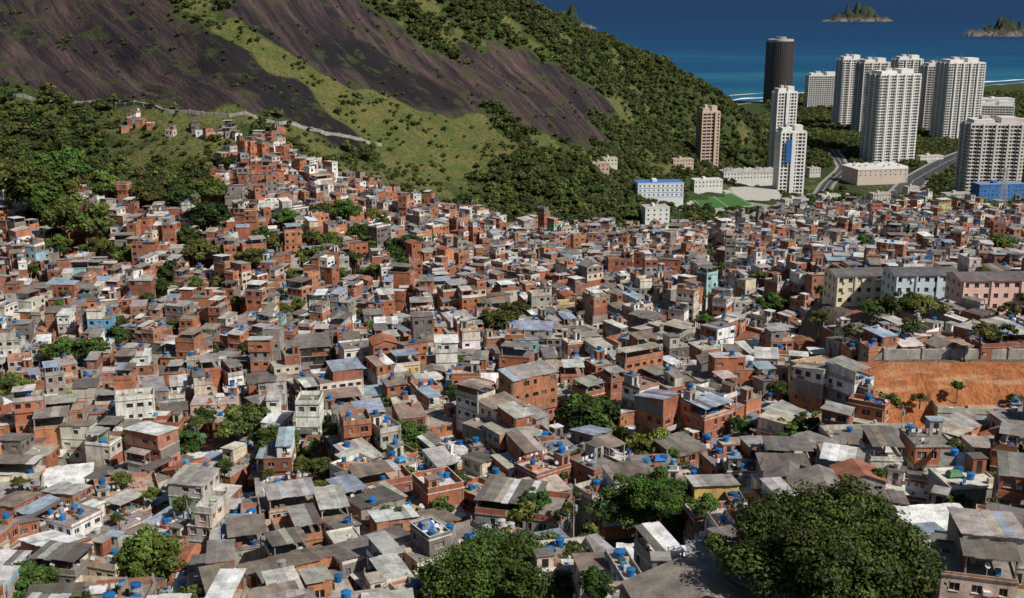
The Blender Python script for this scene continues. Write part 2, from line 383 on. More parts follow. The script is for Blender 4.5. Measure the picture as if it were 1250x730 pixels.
def wall(S,P,a,b,za,zb,col,lod,r,face,zs):
    """a,b local xy; outward is to the right of a->b"""
    L_=math.hypot(b[0]-a[0],b[1]-a[1]);ux,uy=(b[0]-a[0])/L_,(b[1]-a[1])/L_;nx_,ny_=uy,-ux
    def Q(u,z,o=0): return P(a[0]+ux*u+nx_*o,a[1]+uy*u+ny_*o,z)
    nw=int(L_/ (2.0 if lod<2 else 2.2))
    if not face or nw<1 or r.random()<.14:
        S.quad(Q(0,za),Q(L_,za),Q(L_,zb),Q(0,zb),WALL,col);return
    sill=zs+1.0+r.uniform(-.1,.1);hh=min(zb-.25,sill+r.choice((.9,1.1,1.2)))
    pitch=L_/nw
    ops=[]
    for k in range(nw):
        if r.random()<.2: continue
        ww=min(pitch*.75,r.choice((.8,1.0,1.2,1.5)));u0=pitch*(k+.5)-ww/2+r.uniform(-.15,.15)
        ops.append((max(.2,u0),min(L_-.2,u0+ww)))
    pc=lambda:r.choice(((.02,.02,.022),(.03,.03,.03),(.015,.017,.02),(.05,.045,.04),(.12,.13,.14),(.25,.25,.24)) if r.random()<.7 else ((.02,.02,.02),))
    if lod==2:
        S.quad(Q(0,za),Q(L_,za),Q(L_,zb),Q(0,zb),WALL,col)
        for (u0,u1) in ops: S.quad(Q(u0,sill,.04),Q(u1,sill,.04),Q(u1,hh,.04),Q(u0,hh,.04),GLASS,pc())
        return
    S.quad(Q(0,za),Q(L_,za),Q(L_,sill),Q(0,sill),WALL,col)
    S.quad(Q(0,hh),Q(L_,hh),Q(L_,zb),Q(0,zb),WALL,col)
    u=0;rd=-.22
    for (u0,u1) in ops:
        S.quad(Q(u,sill),Q(u0,sill),Q(u0,hh),Q(u,hh),WALL,col)
        S.quad(Q(u0,sill),Q(u0,sill,rd),Q(u0,hh,rd),Q(u0,hh),WALL,col)
        S.quad(Q(u1,sill,rd),Q(u1,sill),Q(u1,hh),Q(u1,hh,rd),WALL,col)
        S.quad(Q(u0,sill),Q(u1,sill),Q(u1,sill,rd),Q(u0,sill,rd),WALL,col)
        S.quad(Q(u0,sill,rd),Q(u1,sill,rd),Q(u1,hh,rd),Q(u0,hh,rd),GLASS,pc())
        if lod==0:
            fc=r.choice(((.7,.7,.68),(.35,.22,.12),(.5,.5,.5)))
            um=(u0+u1)/2
            S.quad(Q(um-.04,sill,rd+.05),Q(um+.04,sill,rd+.05),Q(um+.04,hh,rd+.05),Q(um-.04,hh,rd+.05),CLEAN,fc)
            S.quad(Q(u0,sill-.07,.07),Q(u1,sill-.07,.07),Q(u1,sill,.07),Q(u0,sill,.07),CLEAN,(.5,.48,.45))
            S.quad(Q(u0,sill,.07),Q(u1,sill,.07),Q(u1,sill,0),Q(u0,sill,0),CLEAN,(.5,.48,.45))
            if r.random()<.15:
                A0=u1+.1
                if A0+.7<L_:
                    S.hexa([Q(A0,sill,0),Q(A0+.7,sill,0),Q(A0+.7,sill,.35),Q(A0,sill,.35)][::-1],[Q(A0,sill+.45,0),Q(A0+.7,sill+.45,0),Q(A0+.7,sill+.45,.35),Q(A0,sill+.45,.35)][::-1],CLEAN,(.7,.7,.68))
        u=u1
    S.quad(Q(u,sill),Q(L_,sill),Q(L_,hh),Q(u,hh),WALL,col)
    if r.random()<.3:   # patch of bare render / repaired masonry, down-pipe
        u0=r.uniform(.05,.6)*L_;u1=u0+r.uniform(.15,.35)*L_;pcol=jit(r.choice(GREY+BRICK),r)
        S.quad(Q(u0,za+.1,.012),Q(u1,za+.1,.012),Q(u1,sill-.12,.012),Q(u0,sill-.12,.012),WALL,pcol)
    if r.random()<.35:
        uu=L_-.25;S.rod(Q(uu,za,.08),Q(uu,zb,.08),.06,CLEAN,r.choice(((.5,.5,.48),(.3,.28,.25),(.7,.7,.68))),4)

def sheet(S,P,x0,x1,y0,y1,zl,zh,col,lod,r):
    n=max(1,int((x1-x0)/(1.1 if lod==0 else (1.8 if lod==1 else 4))))
    for k in range(n):
        xa=x0+(x1-x0)*k/n;xb=x0+(x1-x0)*(k+1)/n-.01
        cc=jit(col,r,.2) if r.random()<.88 else jit(r.choice(SHEET),r,.1)
        dz=r.uniform(-.03,.03);e0=r.uniform(-.18,.18);e1=r.uniform(-.18,.18)
        S.hexa([P(xa,y0+e0,zl+dz),P(xb,y0+e0,zl+dz),P(xb,y1+e1,zh+dz),P(xa,y1+e1,zh+dz)],[P(xa,y0+e0,zl+.07+dz),P(xb,y0+e0,zl+.07+dz),P(xb,y1+e1,zh+.07+dz),P(xa,y1+e1,zh+.07+dz)],ROOF,cc,bottom=True)

def tank(S,P,lx,ly,z,lod,r,big=1):
    p=P(lx,ly,z);k=(14,9,6)[lod];R_=r.uniform(.48,.7)*big;h=r.uniform(.75,1.0)*big
    base=.0
    if r.random()<.35:
        base=r.uniform(.4,1.2);S.box(P,lx-.65,lx+.65,ly-.65,ly+.65,z,z+base,WALL,r.choice(BRICK+GREY))
    col=jit(TANK,r,.25) if r.random()<.8 else r.choice(((.5,.5,.48),(.12,.3,.5),(.3,.31,.32)))
    S.cyl(p[0],p[1],z+base,z+base+h,R_*.82,R_,k,PLAS,col,.2)

def clutter(S,P,hx,hy,z,k,r):
    for _ in range(k):
        qx,qy=r.uniform(-hx+.6,hx-.6),r.uniform(-hy+.6,hy-.6);aa=r.uniform(.1,.5)
        S.box(P,qx-aa,qx+aa,qy-aa*.7,qy+aa*.7,z,z+r.uniform(.1,.8),CLEAN,r.choice(((.55,.55,.52),(.35,.13,.08),(.05,.2,.42),(.2,.18,.15),(.5,.42,.3),(.07,.13,.05),(.08,.07,.06),(.8,.8,.78),(.38,.15,.09))))
    if k and r.random()<.12:  # tarpaulin
        qx,qy=r.uniform(-hx*.4,hx*.4),r.uniform(-hy*.4,hy*.4);c=r.choice(((.03,.16,.5),(.05,.25,.5),(.6,.6,.58),(.08,.2,.1)))
        S.hexa([P(qx-1.1,qy-.8,z+.3),P(qx+1.1,qy-.8,z+.3),P(qx+1.1,qy+.8,z+.3),P(qx-1.1,qy+.8,z+.3)],[P(qx-.8,qy-.5,z+.9),P(qx+.8,qy-.6,z+.75),P(qx+.9,qy+.6,z+.85),P(qx-.8,qy+.5,z+.95)],PLAS,c)

def rooftop(S,P,w,d,z,lod,r,kind,col,tanks=None):
    hx,hy=w/2,d/2
    sl=jit(r.choice(SLAB),r,.15)
    if kind=='sheet':
        rise=r.uniform(.5,1.2)*d/7;ov=.25
        f=r.random()<.5
        yl,yh=(-hy,hy) if f else (hy,-hy)
        S.quad(P(hx,yl,z),P(hx,yh,z),P(hx,yh,z+rise),P(hx,yl,z+.01),WALL,col)
        S.quad(P(-hx,yl,z),P(-hx,yh,z),P(-hx,yh,z+rise),P(-hx,yl,z+.01),WALL,col)
        S.quad(P(-hx,yh,z),P(hx,yh,z),P(hx,yh,z+rise),P(-hx,yh,z+rise),WALL,col)
        k=rise/(2*hy)
        y0=-hy-ov;y1=hy+ov
        if f: sheet(S,P,-hx-ov,hx+ov,y0,y1,z+.02-ov*k,z+rise+.02+ov*k,jit(r.choice(SHEET),r),lod,r)
        else: sheet(S,P,-hx-ov,hx+ov,y0,y1,z+rise+.02+ov*k,z+.02-ov*k,jit(r.choice(SHEET),r),lod,r)
        if tanks is None and r.random()<.2: tank(S,P,r.uniform(-hx*.5,hx*.5),(hy if f else -hy)*.6,z+rise*.8,lod,r)
        return
    if kind=='gable':
        rise=w*.17;ov=.3
        c=jit(r.choice(((.38,.15,.085),(.32,.13,.08),(.28,.25,.23),(.22,.19,.18))),r)
        S.tri(P(-hx,-hy,z),P(hx,-hy,z),P(0,-hy,z+rise),WALL,col);S.tri(P(hx,hy,z),P(-hx,hy,z),P(0,hy,z+rise),WALL,col)
        k=rise/hx
        for sg in (-1,1):
            S.hexa([P(0,-hy-ov,z+rise),P(0,hy+ov,z+rise),P(sg*(hx+ov),hy+ov,z-ov*k),P(sg*(hx+ov),-hy-ov,z-ov*k)],[P(0,-hy-ov,z+rise+.08),P(0,hy+ov,z+rise+.08),P(sg*(hx+ov),hy+ov,z-ov*k+.08),P(sg*(hx+ov),-hy-ov,z-ov*k+.08)],ROOF,c,bottom=True)
        return
    S.box(P,-hx-.12,hx+.12,-hy-.12,hy+.12,z,z+.16,WALL,sl,jit(sl,r,.1))
    z+=.16
    ph=r.choice((.25,.5,.9,1.0)) if kind!='bare' else 0
    pc=col if r.random()<.6 else r.choice(BRICK+PALE)
    if ph:
        t=.14
        S.box(P,-hx,hx,-hy,-hy+t,z,z+ph,WALL,pc,sl);S.box(P,-hx,hx,hy-t,hy,z,z+ph,WALL,pc,sl)
        S.box(P,-hx,-hx+t,-hy+t,hy-t,z,z+ph,WALL,pc,sl);S.box(P,hx-t,hx,-hy+t,hy-t,z,z+ph,WALL,pc,sl)
    used=False
    if kind=='canopy' or (tanks is None and r.random()<.2):
        used=True
        hh=r.uniform(2.1,2.5);fx=r.uniform(.55,1);x0=-hx+.05;x1=x0+(2*hx-.1)*fx
        if r.random()<.5:x0,x1=-x1,-x0
        for (qx,qy) in ((x0+.2,-hy+.2),(x1-.2,-hy+.2),(x1-.2,hy-.2),(x0+.2,hy-.2)):
            S.box(P,qx-.09,qx+.09,qy-.09,qy+.09,z,z+hh,WALL,r.choice(GREY))
        if r.random()<.6: S.quad(P(x0+.1,hy-.2,z),P(x1-.1,hy-.2,z),P(x1-.1,hy-.2,z+hh),P(x0+.1,hy-.2,z+hh),WALL,r.choice(BRICK+GREY+PALE))
        if r.random()<.4: S.quad(P(x0+.1,-hy+.2,z),P(x0+.1,hy-.2,z),P(x0+.1,hy-.2,z+hh),P(x0+.1,-hy+.2,z+hh),WALL,r.choice(BRICK+GREY+PALE))
        rs=r.uniform(-.5,.5)
        sheet(S,P,x0-.2,x1+.2,-hy-.2,hy+.1,z+hh+.0-min(0,rs),z+hh+max(0,rs)+.02,jit(r.choice(SHEET),r),lod,r)
    if not used and r.random()<.45 and w>4:
        sw,sd=r.uniform(1.6,2.4),r.uniform(1.8,2.6);cx=(hx-sw/2-.2)*r.choice((-1,1));cy=(hy-sd/2-.2)*r.choice((-1,1))
        hc=r.choice(BRICK+GREY+PALE)
        S.box(P,cx-sw/2,cx+sw/2,cy-sd/2,cy+sd/2,z,z+2.3,WALL,hc)
        S.box(P,cx-sw/2-.15,cx+sw/2+.15,cy-sd/2-.15,cy+sd/2+.15,z+2.3,z+2.42,ROOF,r.choice(SHEET),bottom=True)
        S.quad(P(cx-.4,cy-sd/2-.03,z),P(cx+.4,cy-sd/2-.03,z),P(cx+.4,cy-sd/2-.03,z+2),P(cx-.4,cy-sd/2-.03,z+2),GLASS,(.03,.03,.03))
        if r.random()<.5: tank(S,P,cx,cy,z+2.42,lod,r)
    nt_=tanks if tanks is not None else r.choice(((0,1,1,2,2,3,4) if lod==0 else (0,0,1,1,1,2,3)) if not used else (0,0,0,1))
    for k in range(nt_):
        if used and tanks is None: tank(S,P,r.uniform(-hx+1,hx-1),-hy+.8,z,lod,r);continue
        tank(S,P,r.uniform(-hx+.9,hx-.9),r.uniform(-hy+.9,hy-.9),z,lod,r)
    if kind=='bare' or r.random()<.35:
        for qx in (-hx+.2,hx-.2):
            for qy in (-hy+.2,hy-.2):
                zc_=z+max(ph,0)+r.uniform(.3,1.2)
                S.box(P,qx-.1,qx+.1,qy-.1,qy+.1,z,zc_,WALL,(.36,.34,.31))
                if lod==0:
                    for o in (-.06,.06): S.rod(P(qx+o,qy+o,zc_),P(qx+o*1.6,qy-o,zc_+.6),.018,CLEAN,(.12,.06,.04),3)
    if lod==1: clutter(S,P,hx,hy,z,r.choice((0,1,2,4)),r)
    if lod==0:
        if r.random()<.28:
            yl=r.uniform(-hy+.6,hy-.6);zz=z+1.6
            S.rod(P(-hx+.2,yl,zz),P(hx-.2,yl,zz),.02,CLEAN,(.3,.3,.3),3)
            S.rod(P(-hx+.2,yl,z),P(-hx+.2,yl,zz),.04,CLEAN,(.3,.3,.3));S.rod(P(hx-.2,yl,z),P(hx-.2,yl,zz),.04,CLEAN,(.3,.3,.3))
            u=-hx+.5
            while u<hx-1:
                ww=r.uniform(.3,.7);hh=r.uniform(.4,.85);cc=r.choice(((.75,.75,.75),(.75,.72,.7),(.5,.5,.5),(.5,.08,.06),(.08,.15,.4),(.08,.08,.1),(.4,.3,.3),(.7,.7,.6)))
                S.quad(P(u,yl,zz-hh),P(u+ww,yl+.08,zz-hh),P(u+ww,yl,zz),P(u,yl,zz),CLEAN,cc);u+=ww+r.uniform(.1,.7)
        if r.random()<.4:
            qx,qy=r.uniform(-hx+.5,hx-.5),-hy+.3
            S.rod(P(qx,qy,z),P(qx,qy,z+1.3),.04,CLEAN,(.4,.4,.4))
            c0=P(qx,qy-.15,z+1.4);k=8;dn=Vector((.3,-.7,.6)).normalized();u_=dn.orthogonal().normalized();w_=dn.cross(u_)
            pts=[tuple(Vector(c0)+.36*(u_*math.cos(6.283*i/k)+w_*math.sin(6.283*i/k))) for i in range(k)];cc0=tuple(Vector(c0)-dn*.1)
            for i in range(k): S.tri(cc0,pts[i],pts[(i+1)%k],CLEAN,(.45,.45,.45))
        clutter(S,P,hx,hy,z,r.choice((2,4,6,9,12)),r)

def house(S,x,y,w,d,ang,n,r,lod,col,kind=None,tanks=None,zg=None,annex=True):
    P=frame(x,y,ang)
    hs=[H(*P(a*w/2,b*d/2,0)[:2]) for a in (-1,1) for b in (-1,1)]
    zlo=min(hs);z=(sum(hs)/4+.2) if zg is None else zg
    c,s=math.cos(ang),math.sin(ang);dist=math.hypot(x,y)
    z0=min(zlo-1.5,z-.5);hx,hy=w/2,d/2;zbase=z
    band=r.random()<.75
    for k in range(n):
        sh=r.uniform(2.5,2.95)
        if k>=1 and r.random()<.4: hx+=r.uniform(-.3,.4);hy+=r.uniform(-.2,.4)
        cc=col if (r.random()<.8 or tanks is not None) else jit(r.choice(BRICK+GREY+PALE),r)
        pts=[(-hx,-hy),(hx,-hy),(hx,hy),(-hx,hy)]
        for i in range(4):
            a_,b_=pts[i],pts[(i+1)%4];ex,ey=b_[0]-a_[0],b_[1]-a_[1];nl=math.hypot(ex,ey);lx,ly=ey/nl,-ex/nl
            wxn,wyn=lx*c-ly*s,lx*s+ly*c
            face=(wxn*-x+wyn*-y)/dist>-.25
            cw=cc if (i==0 or r.random()<.72 or tanks is not None) else jit(r.choice(BRICK+GREY),r)
            wall(S,P,a_,b_,z0 if k==0 else z-.0,z+sh,cw,lod,r,face,z)
        z+=sh
        if k<n-1:
            if lod<2 and band: S.box(P,-hx-.08,hx+.08,-hy-.08,hy+.08,z-.2,z,WALL,(.38,.355,.325),bottom=True)
            else: S.quad(P(-hx,-hy,z-.01),P(hx,-hy,z-.01),P(hx,hy,z-.01),P(-hx,hy,z-.01),WALL,(.33,.31,.285))
            if lod==0 and r.random()<.35:
                S.box(P,-hx,hx,-hy-1.0,-hy-.09,z-.16,z-.01,WALL,(.36,.34,.31),bottom=True)
                S.box(P,-hx,hx,-hy-1.0,-hy-.9,z-.01,z+.9,WALL,r.choice(PALE+BRICK+PASTEL))
    if annex and lod<2 and tanks is None and r.random()<.4 and n>1:   # lower lean-to wing
        aw=w*r.uniform(.4,.75);ad=r.uniform(1.8,3.2);ah=zbase+2.6*r.randint(1,n-1)
        PA=frame(*P(r.uniform(-.5,.5)*(w-aw),-d/2-ad/2-.4,0)[:2],ang+r.uniform(-.06,.06));ac=jit(r.choice(BRICK+GREY+PALE),r)
        pts=[(-aw/2,-ad/2),(aw/2,-ad/2),(aw/2,ad/2),(-aw/2,ad/2)]
        for i in range(4): wall(S,PA,pts[i],pts[(i+1)%4],min(z0,ah-3),ah,ac,lod,r,i in (0,1,3),ah-2.6)
        rooftop(S,PA,aw,ad,ah,lod,r,r.choice(('sheet','slab','canopy')),ac)
    kind=kind or r.choices(('slab','sheet','canopy','bare','gable'),(.44,.24,.13,.13,.06))[0]
    if kind in('slab','bare') and r.random()<.42 and w>4.6 and tanks is None:
        S.box(P,-hx-.1,hx+.1,-hy-.1,hy+.1,z,z+.15,WALL,r.choice(SLAB))
        z+=.15;f=r.uniform(.45,.7);sx=r.choice((-1,1));w2=2*hx*f
        P2=frame(*P(sx*(hx-w2/2),0,0)[:2],ang);cc=jit(r.choice(BRICK+GREY+PALE),r)
        h2=r.uniform(2.3,2.7);pts=[(-w2/2,-hy),(w2/2,-hy),(w2/2,hy),(-w2/2,hy)]
        for i in range(4): wall(S,P2,pts[i],pts[(i+1)%4],z,z+h2,cc,lod,r,i in(0,1,3),z)
        rooftop(S,P2,w2,2*hy,z+h2,lod,r,r.choice(('sheet','slab','sheet')),cc)
        P3=frame(*P(-sx*(w2/2),0,0)[:2],ang)
        if r.random()<.5: tank(S,P3,0,r.uniform(-hy*.6,hy*.6),z,lod,r)
        if lod<2: clutter(S,P3,(2*hx-w2)/2+.3,hy,z,r.choice((0,1,2,3)),r)
    else:
        rooftop(S,P,2*hx,2*hy,z,lod,r,kind,col,tanks)
    return z

# ------------------------------------------------------------------ trees: crown centre sighting and width
trees_px=[(40,235,80),(85,205,60),(100,268,70),(15,215,50),(60,250,60),(130,225,45),(255,262,54),(243,308,46),(228,292,34),(262,235,42),(300,258,32),(390,260,32),(420,262,44),(405,298,38),(380,318,44),(310,314,34),(440,288,36),(468,280,34),(490,303,50),(460,331,28),(415,336,24),(540,312,30),(495,336,22),(340,296,30),(195,353,30),(155,314,34),(604,390,42),(630,382,44),(462,400,32),(72,428,42),(103,428,46),(8,472,44),(320,418,28),(145,410,34),(722,508,82),(298,516,64),(330,543,52),(215,543,52),(497,530,52),(390,573,38),(188,686,84),(795,546,64),(1095,372,36),(1127,374,38),(940,374,38),(955,524,42),(985,520,38),(1222,302,42),(730,716,48),(35,710,64),(1064,378,26),(770,420,20),(860,391,20),(700,370,18),(225,240,36),(180,240,42),(350,268,32),(520,290,24),(280,200,26),(455,262,24),(430,318,24),(355,335,22),(205,330,26),(120,300,30),(70,300,28),(560,440,16),(655,610,36),(560,585,24),(350,540,34),(860,620,40),(905,520,30),(1000,388,26),(1050,296,22),(975,300,16),(40,330,24),(270,345,24),(380,290,22),(320,285,24)]
for _ in range(60): trees_px.append((R.uniform(0,1230) if R.random()<.55 else R.uniform(0,500),R.uniform(285,640),R.uniform(14,26)))
big_trees=[(626,738,212,128),(1008,694,262,108),(797,622,122,165)]
tree_pos=[]
for (px,py,wp) in trees_px:
    rr=wp*300/F/2
    for _ in range(3):
        hc=max(8.0,1.1*rr)
        g0=ground(px,py,up=hc);t=math.hypot(math.hypot(g0[0],g0[1]),CZ-g0[2]-hc);rr=wp*t/F/2
    tree_pos.append((g0[0],g0[1],g0[2]+hc,rr))
bigp=[]
for (px,py,wp,Y) in big_trees:
    p=sight(px,py,Y);bigp.append((p[0],p[1],p[2],wp*Y*1.1/F/2))

# ------------------------------------------------------------------ particular houses (roof sighting, nominal range, w,d,ang,storeys,colour,roof,tanks,name)
heroes=[
 ((1072,540),165,15,11,.08,2,(.46,.165,.085),'slab',4,'brick_house'),
 ((885,550),180,13,9,.12,2,(.44,.155,.085),'bare',4,'brick_house'),
 ((905,596),160,6,6,.15,2,(.44,.16,.09),'slab',3,'brick_house'),
 ((437,422),345,11,9,.35,4,(.80,.77,.70),'slab',1,'white_house'),
 ((375,418),352,13,10,.25,4,(.06,.04,.035),'sheet',0,'dark_clad_building'),
 ((1000,448),255,9,9,.45,4,(.70,.53,.25),'slab',1,'yellow_apartment_building'),
 ((640,620),156,13,8,-.25,2,(.33,.34,.34),'canopy',0,'terraced_house'),
 ((1188,497),213,16,9,-.1,1,(.45,.62,.55),'slab',0,'green_roof_house'),
 ((800,688),124,9,6,-.1,1,(.45,.45,.43),'sheet',0,'metal_roof_house'),
 ((858,695),120,6,6,.05,1,(.45,.45,.43),'sheet',0,'metal_roof_house'),
 ((1152,655),135,9,10,.15,1,(.4,.38,.35),'sheet',0,'metal_roof_house'),
 ((1178,585),162,8,7,.1,2,(.34,.32,.30),'slab',2,'plastered_house'),
 ((262,488),275,11,8,.1,2,(.70,.50,.42),'slab',1,'pink_house'),
 ((728,360),460,9,8,.3,4,(.33,.34,.36),'slab',1,'concrete_house'),
 ((15,600),195,10,9,.35,2,(.64,.58,.48),'slab',2,'plastered_house'),
 ((155,600),198,11,9,.4,2,(.5,.46,.4),'slab',0,'plastered_house'),
 ((1215,545),190,9,7,-.05,2,(.36,.34,.32),'sheet',0,'concrete_house'),
 ((105,472),310,12,8,.2,2,(.38,.42,.14),'slab',1,'green_house'),
 ((328,248),560,9,7,.2,3,(.80,.80,.76),'slab',1,'white_house'),
 ((585,320),540,8,7,.3,3,(.38,.5,.45),'slab',1,'plastered_house'),
 ((690,372),450,6,5,.2,3,(.68,.58,.26),'slab',1,'yellow_house'),
 ((905,368),430,8,7,.1,3,(.6,.58,.54),'slab',1,'plastered_house'),
 ((492,385),420,8,7,.25,3,(.45,.58,.66),'slab',1,'pale_blue_house'),
 ((265,435),330,9,7,.2,1,(.76,.75,.73),'sheet',0,'metal_roof_house'),
 ((80,585),205,10,8,.3,1,(.5,.5,.5),'sheet',0,'metal_roof_house'),
 ((240,560),225,11,7,.3,1,(.5,.5,.5),'sheet',0,'metal_roof_house'),
 ((600,415),400,10,6,.05,1,(.6,.42,.3),'sheet',0,'metal_roof_house'),
]
hp=[];hs_=[]
for h in heroes:
    hgt=h[5]*2.7
    g0=ground(h[0][0],h[0][1],y0=100,up=hgt+.3);k=g0[1]/h[1];k=max(.8,min(1.25,k))
    hp.append(g0);hs_.append(k)
blocks=[]
for (x,y,z,r_) in tree_pos: blocks.append((x,y,r_*.6+1.5))
for (x,y,z,r_) in bigp: blocks.append((x,y,r_*.35+2))
for h,p,k in zip(heroes,hp,hs_): blocks.append((p[0],p[1],max(h[2],h[3])*k*.5+2.2))
BL=np.array(blocks)
low=[(x,y,max(3,r_)) for (x,y,z,r_) in tree_pos]+[(p[0],p[1],h[2]*k*.5+1) for h,p,k in zip(heroes,hp,hs_)]
LOW=np.array(low)
street=[ground(p[0],p[1])[:2] for p in ((868,292),(872,330),(880,370),(884,400))]
def segd(x,y,pts):
    best=1e9
    for (x1,y1),(x2,y2) in zip(pts[:-1],pts[1:]):
        dx,dy=x2-x1,y2-y1;t=max(0,min(1,((x-x1)*dx+(y-y1)*dy)/(dx*dx+dy*dy)))
        best=min(best,math.hypot(x-x1-dx*t,y-y1-dy*t))
    return best

# ------------------------------------------------------------------ favela scatter
far=Soup();mid=Soup();cnt=0;near_n=0;near_roofs=[]
yard=[(75,204),(75,254),(160,258),(160,206)]
blkstrip=[(80,292),(80,352),(170,352),(210,292)]
terr=[(70,254),(76,292),(220,292),(190,254)]
Y=104.0
while Y<1080:
    st_=7.2 if Y<230 else (6.5 if Y<420 else 6.1)
    X=-.56*Y-25
    X+=R.uniform(0,st_)
    while X<.58*Y+25:
        px_=X+R.uniform(-1.4,1.4)+6*math.sin(Y/37+X/90);py_=Y+R.uniform(-1.6,1.6)+8*math.sin(X/31)+4*math.sin(X/13+Y/60)
        X+=st_
        if abs(px_)>.57*py_+30 or py_<100: continue
        if not inb(fav,px_,py_): continue
        if np.any((BL[:,0]-px_)**2+(BL[:,1]-py_)**2<BL[:,2]**2): continue
        if inb(yard,px_,py_) or inb(blkstrip,px_,py_): continue
        if any(py_<by and py_>by-40 and abs(px_-bx*py_/by)<br*.95 for (bx,by,bz,br) in bigp): continue
        if 400<py_<950 and segd(px_,py_,street)<6: continue
        if R.random()<.03: continue
        d=math.hypot(px_,py_)
        ang=(float(fbm(px_/70,py_/70,77,2))-.5)*2.6+R.uniform(-.2,.2)+.2
        if R.random()<.14: w_=st_*R.uniform(1.2,1.8)
        else: w_=st_*R.uniform(.62,1.06)
        d_=st_*R.uniform(.68,1.05)
        pb=.48+.22*float(vnoise(px_/60,py_/60,5)>.5)
        if px_/py_<-.02 and py_>330: pb=.70
        if px_/py_>.16 and py_>420: pb=.30
        if py_<260: pb-=.06
        q_=R.random()
        if q_<pb: col=jit(R.choice(BRICK),R,.2)
        elif q_<pb+.15: col=jit(R.choice(GREY),R)
        elif q_<pb+.15+(1-pb-.15)*.70: col=jit(R.choice(PALE),R,.1)
        else: col=jit(R.choice(PASTEL),R,.1)
        nst=R.choices((1,2,3,4,5,6),(.16,.29,.28,.17,.08,.02))[0]
        if inb(terr,px_,py_): nst=1
        if d<150: nst=min(nst,2)
        elif d<210: nst=min(nst,3)
        dy_=LOW[:,1]-py_;dx_=np.abs(LOW[:,0]*(py_/LOW[:,1])-px_)
        fr=(dy_>0)&(dy_<19)&(dx_<LOW[:,2])
        if np.any(fr): nst=1 if dy_[fr].min()<13 else min(nst,2)
        lod=0 if d<235 else (1 if d<400 else 2)
        if d<200:
            S=Soup();zt_r=house(S,px_,py_,w_,d_,ang,nst,R,0,col);near_roofs.append((px_,py_,zt_r))
            S.obj('brick_house' if q_<pb else ('concrete_house' if q_<pb+.15 else 'plastered_house'));near_n+=1
        else:
            house(mid if lod<2 else far,px_,py_,w_,d_,ang,nst,R,lod,col)
        cnt+=1
    Y+=st_
for (px,py) in [(R.uniform(140,290),0) for _ in range(16)]:
    g0=ground(px,152+(px-130)*.07+R.uniform(-3,10));house(far,g0[0],g0[1],R.uniform(4,7),R.uniform(4,6),R.uniform(-.4,.6),1,R,2,jit(R.choice(PALE+BRICK+GREY),R))
mid.obj('hillside_houses');far.obj('distant_hillside_houses')
print('houses',cnt,near_n,len(far.f),len(mid.f))
for h,p,k in zip(heroes,hp,hs_):
    S=Soup();nst=h[5]
    r=random.Random(int(h[0][0]))
    house(S,p[0],p[1],h[2]*k,h[3]*k,h[4],nst,r,0 if p[1]<300 else 1,h[6],h[7],h[8],zg=p[2]+.3)
    if h[9]=='metal_roof_house':
        S.c=[(tuple([.74,.75,.75]) if m_==ROOF else c_) for m_,c_ in zip(S.m,S.c)]
    S.obj(h[9])
# utility poles with cables
poles=[]
for (px,py) in ((40,640),(120,660),(230,640),(330,620),(450,600),(545,560),(430,660),(320,690),(700,640),(760,590),(900,640),(930,590),(1020,520),(1100,520),(560,500),(620,530),(400,520),(250,590)):
    g0=ground(px,py,up=6);S=Soup();zt=g0[2]+10.5
    S.rod((g0[0],g0[1],g0[2]-1),(g0[0],g0[1],zt),.17,CLEAN,(.33,.31,.29),8,.1)
    S.rod((g0[0]-1.1,g0[1],zt-.5),(g0[0]+1.1,g0[1],zt-.5),.06,CLEAN,(.2,.17,.14))
    for o in (-.9,0,.9): S.rod((g0[0]+o,g0[1],zt-.45),(g0[0]+o,g0[1],zt-.2),.05,CLEAN,(.4,.4,.4),5)
    S.cyl(g0[0]+.35,g0[1],zt-2.4,zt-1.5,.25,.25,8,CLEAN,(.35,.36,.36))
    S.obj('utility_pole');poles.append((g0[0],g0[1],zt-.2))
S=Soup()
for i,a in enumerate(poles):
    ds=sorted(range(len(poles)),key=lambda j:(poles[j][0]-a[0])**2+(poles[j][1]-a[1])**2)[1:3]
    tg=[poles[j] for j in ds if (poles[j][0]-a[0])**2+(poles[j][1]-a[1])**2<60**2]
    tg+=[(x,y,z) for (x,y,z) in sorted(near_roofs,key=lambda q:(q[0]-a[0])**2+(q[1]-a[1])**2)[:5] if math.hypot(x-a[0],y-a[1])<30]
    for b_ in tg:
        prev=a
        for k in range(1,9):
            f=k/8;pt=(a[0]+(b_[0]-a[0])*f,a[1]+(b_[1]-a[1])*f,a[2]+(b_[2]-a[2])*f-1.2*4*f*(1-f));S.rod(prev,pt,.025,CLEAN,(.02,.02,.02),3);prev=pt
S.obj('overhead_cables')

